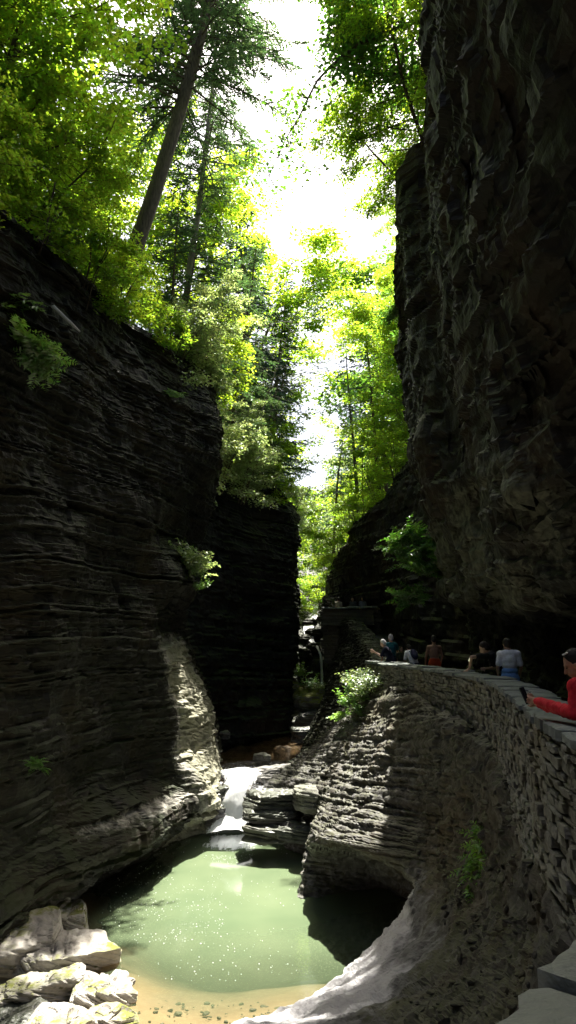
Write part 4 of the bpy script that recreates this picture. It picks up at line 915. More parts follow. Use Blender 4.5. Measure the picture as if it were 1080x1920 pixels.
N_ = unit(np.stack([rs.normal(0, .4, n), rs.normal(0, .4, n), np.ones(n)], 1)); D_ = unit(np.stack([np.cos(th), np.sin(th), rs.normal(-.25, .3, n)], 1)); L_s = .13 * rs.uniform(.7, 1.3, n)
o = empty('broadleaf_tree', tuple(base)); V, F = tubes(specs, 7); link('trunk', np_mesh('trunk', V, F, smooth=True, mats=[M['bark']]), o); link('crown', leaves_mesh('crown', C_, N_, D_, L_s, L_s * .8, M['leaf_dark']), o)
tag(o, 'dark tree on the right cliff whose bare limbs reach across the gorge top', 'tree')

T('hemA', -4.9, 28.8, 10.2, 15, 'leafy hemlock with drooping sprays right behind the slim grey hemlock', 2.9, (.14, 0))
T('mapleA', -5.6, 52, 10.4, 20, 'tall hazy green tree behind the dark conifers left of the sky gap', 1.2, (.03, 0))
T('hemThin', -.3, 55, 6.8, 13, 'thin leaning conifer trunk in the middle of the gorge far back', 1.9, (-.04, 0))
T('hemThin', 3.4, 58, 4.2, 15, 'thin conifer trunk right of the middle of the gorge far back', .9, (.03, 0))

T('mapleC', 10.5, 50, 9.8, 24, 'towering dark green tree seen beyond the steps of the right cliff', 1.4, (-.15, 0))
T('mapleA', 11.5, 56, 10.6, 21, 'towering sunlit tree at the right side of the sky gap', 3.4, (-.05, 0))
T('hemThin', 6.4, 46, 7.8, 15, 'bluish conifer low at the right side of the sky gap', 3.9)

T('mapleB', 4.5, 20.6, 14.2, 6.0, 'lacy green maple leaning out from the upper step of the right cliff', 2.2, (-.55, 0))
T('sapling', 4.3, 21.6, 14.0, 4.5, 'thin leafy sapling leaning over the gorge from the upper step of the right cliff', 0.9, (-.7, 0))

for i, (px, py, d, s, m, lab) in enumerate([(580, 1290, 42.9, 1.2, weedA, 'green weed on the left of the round mossy rock'), (604, 1298, 42.7, 1.1, weedP, 'pale weed on the right of the round mossy rock'), (560, 1268, 44.4, 1.3, weedA, 'weed on top of the upright mossy rock')]):
    plant(m, P(px, py, d), s, lab, 'weed_clump', 'weed', i * 2.1, (0, 0), 'weeds on the mossy rocks below the upper cascade')
# ---------------------------------------------------------------- loose rocks
def boulder_mesh(name, seed, size, mat, e=3.2, A=.10, B=.10, thick=(.06, .2), sub=5, tilt=(.1, .1), rot=0.0, org=(0, 0, 0), rn=.22, cuts=9):
    bm = bmesh.new(); bmesh.ops.create_icosphere(bm, subdivisions=sub, radius=1)
    V = np.array([v.co for v in bm.verts]); F = [[v.index for v in f.verts] for f in bm.faces]; bm.free()
    L = np.power(np.sum(np.abs(V) ** e, 1), 1 / e); V = V / L[:, None]
    V = V * np.array(size) / 2
    V = V * (1 + rn * fbm(V / max(size) * 2.5 + seed * 3.1, 3, seed))[:, None]
    rs_ = np.random.RandomState(seed + 50)
    for _ in range(cuts):
        pn = rs_.normal(0, 1, 3) * [1, 1, .8]; pn /= np.linalg.norm(pn)
        sup = (V @ pn).max(); cut = sup * rs_.uniform(.72, .93); ov = V @ pn - cut
        V = V - np.where(ov > 0, ov, 0)[:, None] * pn * .92
    N = V / (np.array(size) ** 2); N[:, 2] *= .35; N /= np.linalg.norm(N, axis=1, keepdims=True) + 1e-9
    c, s = math.cos(rot), math.sin(rot)
    V = np.stack([V[:, 0] * c - V[:, 1] * s, V[:, 0] * s + V[:, 1] * c, V[:, 2]], 1); N = np.stack([N[:, 0] * c - N[:, 1] * s, N[:, 0] * s + N[:, 1] * c, N[:, 2]], 1)
    d = A * strata(V + np.array(org) * .37, seed, tilt=tilt, thick=thick, blk=.7) + B * fbm(V * 2.2 + seed, 4, seed + 8) + .015 * fbm(V * 9, 3, seed + 4) + A * .35 * strata(V * 3 + 2, seed + 5, tilt=tilt, thick=(.05, .3), blk=.8)
    V = V + N * d[:, None]
    return np_mesh(name, V, tris=F, mats=[mat])
def boulder(name, pos, size, seed, mat, label, group=None, rot=0, rx=0, ry=0, cat='rock', **kw):
    o = link(name, boulder_mesh(name, seed, size, M[mat], org=pos, **kw))
    o.location = tuple(pos); o.rotation_euler = (rx, ry, rot); tag(o, label, cat, group); return o
BG = 'sunlit rocks at the near edge of the pool'
zb = WZ
def B(px, py, h, size, seed, label, mat='boulder', rot=0, rx=0, ry=0, group=BG, **kw):
    p = PZ(px, py, zb + h); p[2] -= size[2] * .15
    return boulder('rock_slab', p, size, seed, mat, label, group, rot, rx, ry, **kw)
KW = dict(e=9, A=.085, B=.02, thick=(.04, .16), tilt=(.40, -.25), rn=.30, cuts=16, sub=6)
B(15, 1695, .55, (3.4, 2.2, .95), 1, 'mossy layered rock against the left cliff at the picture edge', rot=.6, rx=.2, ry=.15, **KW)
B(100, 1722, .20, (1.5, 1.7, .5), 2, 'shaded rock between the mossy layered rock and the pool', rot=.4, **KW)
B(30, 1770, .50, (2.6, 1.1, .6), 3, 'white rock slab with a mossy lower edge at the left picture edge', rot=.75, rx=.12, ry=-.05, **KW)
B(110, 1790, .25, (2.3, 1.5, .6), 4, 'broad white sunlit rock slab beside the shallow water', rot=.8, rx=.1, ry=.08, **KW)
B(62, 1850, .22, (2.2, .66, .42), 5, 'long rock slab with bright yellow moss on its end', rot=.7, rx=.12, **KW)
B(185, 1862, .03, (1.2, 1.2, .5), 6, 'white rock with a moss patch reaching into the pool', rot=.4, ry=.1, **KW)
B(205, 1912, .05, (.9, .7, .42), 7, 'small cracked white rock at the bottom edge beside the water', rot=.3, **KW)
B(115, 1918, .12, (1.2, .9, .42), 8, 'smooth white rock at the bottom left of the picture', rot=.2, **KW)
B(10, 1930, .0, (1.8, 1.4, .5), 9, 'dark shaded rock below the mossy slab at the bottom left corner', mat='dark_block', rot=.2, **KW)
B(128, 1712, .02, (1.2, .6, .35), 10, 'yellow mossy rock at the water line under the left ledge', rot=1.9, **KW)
DG = 'wet dark ledges right of the waterfall'
def D(px, py, d, size, seed, label, rot=0, mat='dark_block', name='rock_ledge', group=DG, e=5, **kw):
    return boulder(name, P(px, py, d), size, seed, mat, label, group, rot, 0, 0, e=e, **kw)
D(520, 1500, 24.6, (2.3, 1.6, .55), 11, 'upper dark ledge with a flat lit top right of the waterfall', .2, A=.13, thick=(.05, .14))
D(505, 1530, 24.2, (1.7, 1.3, .45), 12, 'middle wet ledge beside the waterfall', .1, A=.12, thick=(.05, .14))
D(525, 1558, 23.7, (2.2, 1.3, .5), 13, 'lowest wet ledge standing in the pool right of the waterfall', -.1, A=.12, thick=(.05, .14))
D(582, 1500, 23.6, (.9, 1.4, .7), 14, 'pale rounded shoulder of rock above the dark cave mouth', .3, mat='ledge', A=.1)
D(418, 1500, 26.3, (.8, .8, 1.0), 15, 'dark rounded rock left of the waterfall lip', .4, A=.1)
D(408, 1528, 25.8, (.7, .7, .8), 16, 'dark rock at the foot of the waterfall on its left', 1.2, A=.08)
D(492, 1428, 30.5, (.55, .5, .55), 17, 'small pointed rock standing in the shallow stream', .5, mat='ledge', name='stream_rock', A=.06)
D(440, 1452, 28.2, (1.3, .5, .25), 18, 'low flat rock breaking the stream above the waterfall', .1, name='stream_rock', A=.05)
D(478, 1462, 28.0, (1.1, .5, .28), 19, 'second flat rock in the stream above the waterfall', .2, name='stream_rock', A=.05)
D(520, 1452, 28.0, (2.6, 1.1, .45), 20, 'curved pale ledge of layered rock above the waterfall', .45, mat='slab', A=.12, thick=(.04, .09))
D(422, 1378, 34.0, (.5, .4, .45), 21, 'small pale rock at the dark foot of the left cliff by the stream', .4, mat='ledge', name='stream_rock', A=.1)
D(588, 1312, 43.0, (2.5, 2.6, 1.7), 22, 'round mossy rock below the upper cascade', .5, mat='moss_rock', name='mossy_rock', A=.08, e=2.0, rn=.4)
D(548, 1310, 44.5, (1.2, 1.5, 2.0), 23, 'upright mossy rock against the foot of the middle cliff', .4, mat='moss_rock', name='mossy_rock', A=.12, e=2.6)
D(590, 1348, 42.0, (2.4, 1.5, .9), 24, 'dark weedy rock beside the brown shallow stream', .2, name='stream_rock', A=.12)
D(575, 1378, 38.5, (1.8, 1.4, .7), 25, 'dark low rock on the right side of the brown shallows', .5, name='stream_rock', A=.12)
def rotm(ax, ang): return np.array(Matrix.Rotation(ang, 3, ax))
def chip(seed):
    bm = bmesh.new(); bmesh.ops.create_icosphere(bm, subdivisions=2, radius=1); V = np.array([v.co for v in bm.verts]); F = np.array([[v.index for v in f.verts] for f in bm.faces]); bm.free()
    r_ = np.random.RandomState(seed)
    for _ in range(9):
        pn = r_.normal(0, 1, 3); pn /= np.linalg.norm(pn); ov = V @ pn - r_.uniform(.45, .8); V = V - np.where(ov > 0, ov, 0)[:, None] * pn
    return V * r_.uniform(.6, 1.2, 3) * [1, 1, .5], F
CH = [chip(s_) for s_ in range(10)]
rs = np.random.RandomState(9)
zr = BANKV[:, 2] - CAMZ; okb = (BANKV[:, 1] > 3) & (BANKV[:, 1] < 17) & (zr > -4.3) & (zr < -1.2) & (fbm(BANKV * .9, 3, 12) + .25 * (zr + 4.6) + .2 * (BANKV[:, 0] - 2.2) > .12)
ids = rs.choice(np.where(okb)[0], 900); Vs, Fs, off = [], [], 0
for k_ in ids:
    V, F = CH[rs.randint(10)]; sc_ = .022 * (1 + 2.6 * rs.rand() ** 4) * (1 + .03 * BANKV[k_, 1]); q_ = np.array(Quaternion(rs.normal(0, 1, 4)).normalized().to_matrix()) if rs.rand() < .4 else rotm('Z', rs.rand() * 6.28)
    Vs.append(V @ q_.T * sc_ + BANKV[k_] + BANKN[k_] * sc_ * .3); Fs.append(F + off); off += len(V)
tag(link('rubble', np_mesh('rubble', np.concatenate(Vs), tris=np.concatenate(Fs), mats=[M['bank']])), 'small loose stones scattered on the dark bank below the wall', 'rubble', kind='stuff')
CG = 'dark wet rocks splitting the upper cascade'
for i, (px, py, d, s, lab) in enumerate([(582, 1168, 54.6, .8, 'uppermost dark rock splitting the upper cascade'), (590, 1188, 53.0, 1.0, 'dark rock on the right of the upper cascade'), (570, 1200, 52.5, 1.1, 'dark rock on the left of the upper cascade'),
    (588, 1214, 51.0, .8, 'dark rock just above the thin lower drop of the upper cascade'), (566, 1228, 50.0, 1.2, 'dark rock beside the thin lower drop of the upper cascade'), (600, 1160, 56, .7, 'small rock at the top right of the upper cascade')]):
    D(px, py, d, (s * 1.5, s, s * .7), 40 + i, lab, .3 * i, mat='cliff_left', name='cascade_rock', group=CG, A=.1, e=3)
# splash drops and bubbles on the pool
rs = np.random.RandomState(5)
bm = bmesh.new(); bmesh.ops.create_icosphere(bm, subdivisions=1, radius=1)
IV = np.array([v.co for v in bm.verts]); IF = np.array([[v.index for v in f.verts] for f in bm.faces]); bm.free()
cl = []
ev = lambda u: PZ(u[0], u[1], WZ)
for (x0, x1, y0, y1, n) in ((260, 430, 1560, 1740, 300), (190, 420, 1640, 1770, 330), (420, 560, 1560, 1700, 120), (250, 560, 1740, 1840, 120), (395, 480, 1550, 1620, 700)):
    for _ in range(n):
        px, py = rs.uniform(x0, x1), rs.uniform(y0, y1)
        if px < 130 + (1790 - py) * .95 - 45: continue
        cl.append(ev((px, py)))
cl = np.array(cl); cl = cl[vnoise(cl * 1.1, 6) + .5 * vnoise(cl * 3, 7) > -.25]; rad = rs.uniform(.003, .010, len(cl)) * rs.choice([.8, 1, 1.6], len(cl))
V = (cl[:, None] + IV[None] * rad[:, None, None]).reshape(-1, 3)
F = (IF[None] + (np.arange(len(cl)) * len(IV))[:, None, None]).reshape(-1, 3)
tag(link('bubbles', np_mesh('bubbles', V, tris=F, smooth=True, mats=[M['drop']])), 'white splash drops and bubbles scattered on the green pool', 'bubbles', kind='stuff')

# pebbles lying in the shallows
Vs, Fs, off = [], [], 0
for _ in range(420):
    px, py = rs.uniform(130, 640), rs.uniform(1730, 1925); p = PZ(px, py, WZ)
    q = ((p[0] - c0[0]) / (3.0 if p[0] < c0[0] else 6)) ** 2 + ((p[1] - c0[1]) / (5.3 if p[1] < c0[1] else 8)) ** 2
    if q < 1.15 ** 2: continue
    V, F = CH[rs.randint(10)]; sc_ = .02 * (1 + 3 * rs.rand() ** 3); p[2] = WZ - 2.1 * max(0, (1.6 - math.sqrt(q)) / 1.1) ** 1.35 - .02
    Vs.append(V @ rotm('Z', rs.rand() * 6.28).T * sc_ + p); Fs.append(F + off); off += len(V)
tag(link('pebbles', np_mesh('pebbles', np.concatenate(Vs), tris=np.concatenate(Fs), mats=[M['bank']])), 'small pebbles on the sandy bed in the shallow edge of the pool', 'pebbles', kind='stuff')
# ---------------------------------------------------------------- people
def prim_capsule(a, b, ra, rb, n=14, sq=None):
    a, b = np.array(a, float), np.array(b, float); ax = b - a; L = np.linalg.norm(ax) + 1e-6; ax /= L
    ref = np.array([1, 0, 0.]) if abs(ax[0]) < .9 else np.array([0, 1., 0]); u = np.cross(ax, ref); u /= np.linalg.norm(u); w = np.cross(ax, u)
    rows = []
    for t in np.linspace(-np.pi / 2, 0, 5): rows.append((a + ax * ra * math.sin(t), max(ra * math.cos(t), 1e-4)))
    for t in np.linspace(0, np.pi / 2, 5): rows.append((b + ax * rb * math.sin(t), max(rb * math.cos(t), 1e-4)))
    th = np.linspace(0, 2 * np.pi, n, endpoint=False); V = []
    for c, r in rows:
        off = r * (np.cos(th)[:, None] * u + np.sin(th)[:, None] * w)
        if sq is not None: off = off * np.array(sq)
        V.append(c + off)
    V = np.concatenate(V); m = len(rows); i = np.arange(m * n).reshape(m, n); nx = np.roll(i, -1, 1)
    F = [list(q) for q in np.stack([i[:-1], nx[:-1], nx[1:], i[1:]], -1).reshape(-1, 4)]
    F.append(list(i[0][::-1])); F.append(list(i[-1]))
    return V, F
def prim_ell(c, r, rot=None, n=20):
    th = np.linspace(0, 2 * np.pi, n, endpoint=False); ph = np.linspace(-np.pi / 2 + .04, np.pi / 2 - .04, n // 2 + 2)
    V = np.stack([np.outer(np.cos(ph), np.cos(th)), np.outer(np.cos(ph), np.sin(th)), np.outer(np.sin(ph), np.ones(n))], -1).reshape(-1, 3) * np.array(r)
    if rot is not None: V = V @ np.array(rot).T
    V = V + np.array(c); m = len(ph); i = np.arange(m * n).reshape(m, n); nx = np.roll(i, -1, 1)
    F = [list(q) for q in np.stack([i[:-1], nx[:-1], nx[1:], i[1:]], -1).reshape(-1, 4)]
    F.append(list(i[0][::-1])); F.append(list(i[-1])); return V, F
def fuse(name, prims, voxel, mat, smooth=4, fold=0):
    Vs, Fs, off = [], [], 0
    for V, F in prims:
        Vs.append(V); Fs += [[k + off for k in f] for f in F]; off += len(V)
    me = bpy.data.meshes.new('tmp'); me.from_pydata(np.concatenate(Vs).tolist(), [], Fs); me.update()
    o = bpy.data.objects.new('tmp', me); COL.objects.link(o)
    md = o.modifiers.new('r', 'REMESH'); md.mode = 'VOXEL'; md.voxel_size = voxel; md.use_smooth_shade = True
    sm = o.modifiers.new('s', 'SMOOTH'); sm.factor = .5; sm.iterations = smooth
    dg = bpy.context.evaluated_depsgraph_get(); dg.update()
    out = bpy.data.meshes.new_from_object(o.evaluated_get(dg)); out.name = name
    bpy.data.objects.remove(o); bpy.data.meshes.remove(me)
    if fold:
        co = np.zeros(len(out.vertices) * 3, np.float32); out.vertices.foreach_get('co', co); co = co.reshape(-1, 3); no = np.zeros(len(co) * 3, np.float32); out.vertices.foreach_get('normal', no)
        co = co + no.reshape(-1, 3) * (fold * (fbm(co * [14, 14, 9], 3, 3) + .9 * np.abs(vnoise(co * [10, 26, 18], 9))))[:, None]
        out.vertices.foreach_set('co', co.astype(np.float32).ravel()); out.update()
    out.materials.clear(); out.materials.append(mat); return out
def rotm_(ax, ang): return np.array(Matrix.Rotation(ang, 3, ax))
BASE = dict(pelvis=(0, 0, .95), waist=(0, 0, 1.10), chest=(0, 0, 1.30), neck=(0, -.01, 1.47), head=(0, .02, 1.62),
            shL=(-.175, 0, 1.415), shR=(.175, 0, 1.415), elL=(-.22, -.02, 1.13), elR=(.22, -.02, 1.13), wrL=(-.23, .06, .89), wrR=(.23, .06, .89),
            hipL=(-.09, 0, .92), hipR=(.09, 0, .92), knL=(-.10, .02, .50), knR=(.10, .02, .50), anL=(-.10, -.03, .08), anR=(.10, -.03, .08))
def lerp(a, b, t): return tuple(np.array(a) * (1 - t) + np.array(b) * t)
def hand_prims(w, d, palm_n, s=1.0, curl=.5, thumb=1):
    """palm with five separate curled fingers; d points along the hand, palm_n out of the palm"""
    w = np.array(w, float); d = np.array(d, float); d /= np.linalg.norm(d); n = np.array(palm_n, float); n -= d * n.dot(d); n /= np.linalg.norm(n); sd = np.cross(d, n)
    pr = [prim_capsule(w, w + d * .03 * s, .024 * s, .026 * s)]
    for k, q in enumerate((-.03, -.01, .01, .03)):
        r0 = w + d * .085 * s + sd * q * s; pr.append(prim_capsule(w + d * .02 * s + sd * q * .6 * s, r0, .017 * s, .0125 * s))
        l = (.062, .076, .080, .070)[k] * s if thumb < 0 else (.070, .080, .076, .060)[k] * s
        p = r0; a = curl * .4
        for j, f in enumerate((.45, .32, .23)):
            dd = d * math.cos(a) + n * math.sin(a) + sd * q * 1.5 * (1 - j * .3); dd /= np.linalg.norm(dd); e = p + dd * l * f
            pr.append(prim_capsule(p, e, .0105 * s - j * .001, .0095 * s - j * .001, 8)); p = e; a += curl * .8
    t0 = w + d * .03 * s - sd * thumb * .024 * s; t1 = t0 + (d * .6 - sd * thumb * .6 + n * .4) * .045 * s; t2 = t1 + (d * .9 - sd * thumb * .1 + n * .5) * .034 * s
    pr += [prim_capsule(t0, t1, .014 * s, .0115 * s, 8), prim_capsule(t1, t2, .011 * s, .0095 * s, 8)]
    return pr
SK = {}
def cmat(name, c, rough=.85):
    if name not in SK: SK[name] = plain_mat(name, tuple(x * .8 for x in c), tuple(min(1, x * 1.12) for x in c), 30, rough, .25, kind='obj')
    return SK[name]
def spine(pel, head, sw=.175, twist=(1, 0, 0)):
    p, h = np.array(pel, float), np.array(head, float); d = h - p; d /= np.linalg.norm(d); h = p + d * .675
    tw = np.array(twist, float)
    return dict(pelvis=tuple(p), waist=tuple(p + d * .15), chest=tuple(p + d * .35), neck=tuple(p + d * .52), head=tuple(h), shL=tuple(p + d * .465 - tw * sw), shR=tuple(p + d * .465 + tw * sw))
def person(loc, rz, label, J={}, skin=(.42, .25, .17), shirt=None, sleeve=.55, bottom=None, blen=.5, hair=(.02, .015, .012), hair_kind='short', crop=False, voxel=.016, look=0.0, nod=0.0, height=1.75, extras=None, handR=None, handL=None, curl=.5, skirt=False, female=False):
    j = {k: np.array(J.get(k, v), float) for k, v in BASE.items()}
    root = empty('person', tuple(loc), rz); s = height / 1.75; root.scale = (s, s, s)
    hd = j['head']; Rh = rotm('Z', look) @ rotm('X', -nod)
    H = lambda v: tuple(hd + Rh @ np.array(v, float))
    wS = .92 if female else 1.0
    pelv, waist, chest, neck = j['pelvis'], j['waist'], j['chest'], j['neck']
    ax = chest - pelv; 
    sx = unit((j['shR'] - j['shL'])[None])[0]
    up = unit((neck - waist)[None])[0]; fw = np.cross(up, sx); Rt = np.stack([sx, -fw * -1, up], 1)
    Rt = np.stack([sx, np.cross(up, sx), up], 1)
    def torso(g=0.0):
        return [prim_ell(pelv, (.165 + g, .115 + g, .13 + g)), prim_ell(lerp(pelv, waist, .7), (.145 * wS + g, .10 + g, .14 + g), Rt), prim_ell(lerp(waist, chest, .6), (.158 * wS + g, .108 + g, .16 + g), Rt), prim_ell(chest, (.17 * wS + g, .112 + g, .14 + g), Rt),
                prim_capsule(j['shL'], lerp(chest, neck, .7), .062 + g, .075 + g), prim_capsule(j['shR'], lerp(chest, neck, .7), .062 + g, .075 + g)] + ([prim_ell(chest + Rt @ np.array([q, .085, -.03]), (.06 + g, .05 + g, .055 + g), Rt) for q in (-.07, .07)] if female else [])
    def arm(sd, g=0.0, t=2.0):
        S, E, Wr = j['sh' + sd], j['el' + sd], j['wr' + sd]
        if t <= 1: return [prim_capsule(S, lerp(S, E, t), .052 + g, .052 + g - .010 * t)]
        return [prim_capsule(S, E, .050 + g, .038 + g), prim_capsule(E, lerp(E, Wr, t - 1), .038 + g, .038 + g - .014 * (t - 1))]
    def leg(sd, g=0.0, t=2.0):
        Hh, K, A = j['hip' + sd], j['kn' + sd], j['an' + sd]
        if t <= 1: return [prim_capsule(Hh, lerp(Hh, K, t), .088 + g, .088 + g - .03 * t)]
        return [prim_capsule(Hh, K, .086 + g, .054 + g), prim_capsule(K, lerp(K, A, t - 1), .054 + g, .054 + g - .018 * (t - 1))]
    body = torso() + [prim_capsule(neck, H((0, -.02, -.04)), .055, .052)]
    body += [prim_ell(H((0, -.012, .035)), (.074, .094, .092), Rh), prim_ell(H((0, .025, -.045)), (.056, .064, .072), Rh), prim_ell(H((0, .052, -.09)), (.030, .028, .024), Rh)]
    body += [prim_capsule(H((0, .082, .012)), H((0, .106, -.026)), .011, .016, 10), prim_ell(H((0, .083, -.058)), (.026, .012, .010), Rh)]
    body += [prim_ell(H((q, -.005, -.01)), (.012, .022, .034), Rh) for q in (-.078, .078)]
    body += [prim_capsule(H((-.035, .078, .030)), H((.035, .078, .030)), .012, .012, 8)]
    for sd in 'LR':
        body += arm(sd) + leg(sd)
        E, Wr = j['el' + sd], j['wr' + sd]; d = Wr - E
        hp = {'L': handL, 'R': handR}[sd] or (d, (0.6 if sd == 'L' else -.6, .3, 0))
        body += hand_prims(Wr, hp[0], hp[1], 1.0, curl, 1 if sd == 'R' else -1)
        A = j['an' + sd]; body += [prim_capsule(A + np.array([0, -.03, -.04]), A + np.array([0, .15, -.05]), .04, .032)]
    link('body', fuse('body', body, voxel, cmat('skin_%d' % int(skin[0] * 1000), skin, .6)), root)
    if shirt:
        pr = torso(.014)[2 if crop else 0:]
        if sleeve > 0:
            for sd in 'LR': pr += arm(sd, .014, sleeve)
        link('shirt', fuse('shirt', pr, voxel, cmat('cloth_%d_%d' % (int(shirt[0] * 1000), int(shirt[2] * 1000)), shirt), fold=.013), root)
    if bottom:
        pr = [prim_ell(pelv, (.178, .13, .13)), prim_ell(lerp(pelv, waist, .8 if crop else .5), (.165, .12, .10))]
        for sd in 'LR': pr += leg(sd, .022, blen)
        if skirt:
            kn = (j['knL'] + j['knR']) / 2; pr += [prim_capsule(pelv - np.array([0, 0, .05]), lerp(pelv, kn, .9), .165, .16, sq=(1.1, .85, 1))]
        link('skirt' if skirt else ('shorts' if blen < 1.2 else 'trousers'), fuse('bottom', pr, voxel, cmat('cloth_%d_%d' % (int(bottom[0] * 1000), int(bottom[2] * 1000)), bottom), fold=.012), root)
    for sd in 'LR':
        A = j['an' + sd]; link('shoe', fuse('shoe', [prim_capsule(A + np.array([0, -.04, -.035]), A + np.array([0, .17, -.045]), .05, .04), prim_capsule(A, A + np.array([0, 0, -.03]), .045, .048)], .016, cmat('shoe_dark', (.05, .05, .055))), root)
    hp = [prim_ell(H((0, -.028, .055)), (.085, .095, .092), Rh), prim_ell(H((0, -.055, .0)), (.078, .068, .085), Rh)] + [prim_ell(H((q, -.03, .01)), (.016, .05, .06), Rh) for q in (-.068, .068)]
    if hair_kind == 'bun': hp += [prim_ell(H((0, -.125, .06)), (.045, .045, .045), Rh)]
    if hair_kind == 'tied': hp += [prim_ell(H((0, -.12, -.01)), (.04, .04, .05), Rh), prim_capsule(H((0, -.125, -.03)), H((0, -.12, -.14)), .035, .018)]
    if hair_kind == 'long': hp += [prim_ell(H((0, -.06, -.10)), (.085, .055, .14), Rh)]
    link('hair', fuse('hair', hp, .012, cmat('hair_%d' % int(hair[0] * 1000), hair, .7)), root)
    if voxel < .012:
        for q in (-.032, .032): link('eye', fuse('eye', [prim_ell(H((q, .077, .008)), (.013, .008, .008), Rh)], .004, cmat('eye_dark', (.02, .015, .012), .2)), root)
    if extras: extras(root, j, H, Rh, Rt)
    tag(root, label, 'person', 'people on the gorge path'); return root
def dirz(x, y): return math.atan2(-x, y)          # turn +Y to the direction (x, y)

# woman in red at the right edge, leaning on the wall with a phone
loc = Q(3.02, 6.15, -1.6)
rzr = dirz(-.75, .66)
def to_local(p, loc, rz, h=1.0):
    v = (np.array(p) - np.array(loc)) / h; c, s = math.cos(-rz), math.sin(-rz)
    return np.array([v[0] * c - v[1] * s, v[0] * s + v[1] * c, v[2]])
hr = 1.66 / 1.75
L_ = lambda p: tuple(to_local(p, loc, rzr, hr))
hand_t = P(1003, 1313, 6.75); el_t = P(1078, 1338, 6.1); sh_t = P(1082, 1288, 6.15)
JR = dict(pelvis=(0, -.02, .93), waist=(0, .06, 1.08), chest=(0, .19, 1.24), neck=(0, .31, 1.38), head=L_(P(1078, 1247, 6.35)),
          shL=L_(sh_t), shR=(.17, .26, 1.32), elL=L_(el_t), elR=tuple(np.array(L_(el_t)) + np.array([.20, .06, -.03])), wrL=L_(hand_t), wrR=tuple(np.array(L_(hand_t)) + np.array([.055, .0, -.035])))
def ex_red(root, j, H, Rh, Rt):
    link('hair_clip', fuse('clip', [prim_capsule(H((-.062, .01, .125)), H((-.03, .05, .125)), .008, .008)], .004, cmat('clip_white', (.8, .8, .8), .3)), root)
dL = np.array(L_(P(985, 1306, 6.95))) - np.array(L_(hand_t))
person(loc, rzr, 'woman in a red long sleeved top leaning on the wall and looking at a phone', JR, skin=(.40, .22, .15), shirt=(.55, .016, .03), sleeve=1.93, bottom=(.03, .03, .035), blen=1.95, hair=(.012, .010, .010), hair_kind='tied', voxel=.0085, nod=.45, look=.45, height=1.66, extras=ex_red, handL=(dL, (.5, .2, .4)), handR=(dL, (-.5, .2, .3)), curl=.8, female=True)
ph = empty('phone', tuple(P(984, 1304, 6.98))); _n = Vector((.62, -.70, .36)).normalized(); _u = (Vector((-.25, .1, 1)) - _n * Vector((-.25, .1, 1)).dot(_n)).normalized(); _x = _u.cross(_n); ph.rotation_euler = Matrix((_x, _u, _n)).transposed().to_euler()
def box(name, sx, sy, sz, mat, parent, loc=(0, 0, 0), bev=.008):
    bm = bmesh.new(); bmesh.ops.create_cube(bm, size=1); bmesh.ops.scale(bm, vec=(sx, sy, sz), verts=bm.verts)
    bmesh.ops.bevel(bm, geom=bm.edges[:], offset=bev, segments=2, affect='EDGES')
    me = bpy.data.meshes.new(name); bm.to_mesh(me); bm.free(); me.materials.append(mat); return link(name, me, parent, loc)
box('case', .078, .158, .011, plain_mat('phone_case', (.012, .012, .014), (.02, .02, .022), 5, .4, 0), ph, bev=.004)
box('screen', .070, .148, .002, plain_mat('phone_glass', (.02, .02, .025), (.03, .03, .035), 5, .08, 0, spec=.6), ph, (0, 0, .0062), bev=.0008)
tag(ph, 'dark phone held over the wall by the woman in red', 'phone')

# person in a white shirt seen from behind
person(Q(4.36, 14.7, -1.6), dirz(.15, 1), 'person in a white T-shirt and blue jeans seen from behind on the path', dict(head=(-.03, .05, 1.60), elL=(-.24, .0, 1.14), elR=(.24, .0, 1.14), wrL=(-.22, .16, .98), wrR=(.22, .16, .98)), shirt=(.80, .82, .88), sleeve=.75, bottom=(.16, .33, .66), blen=1.9, hair_kind='bun', look=.5, nod=.3, height=1.64, skirt=True, crop=True, female=True)
# man in black leaning on the wall
loc = Q(4.62, 15.8, -1.6); rzb = dirz(-.9, .3); hb = 1.78 / 1.75
L_ = lambda p: tuple(to_local(p, loc, rzb, hb))
JB = spine((0, -.03, .93), L_(P(890, 1199, 15.75)))
JB.update(elL=L_(P(884, 1232, 15.3)), wrL=L_(P(880, 1254, 15.45)), elR=tuple(np.array(JB['shR']) + (.10, -.02, -.26)), wrR=tuple(np.array(JB['shR']) + (-.10, .14, -.27)))
person(loc, rzb, 'man in a black T-shirt and blue shorts leaning one hand on the wall', JB, skin=(.45, .30, .22), shirt=(.012, .012, .014), sleeve=.75, bottom=(.05, .15, .36), blen=.95, hair_kind='short', nod=.5, height=1.78, handL=((-.1, .5, -.25), (0, 0, -1)), curl=.15)
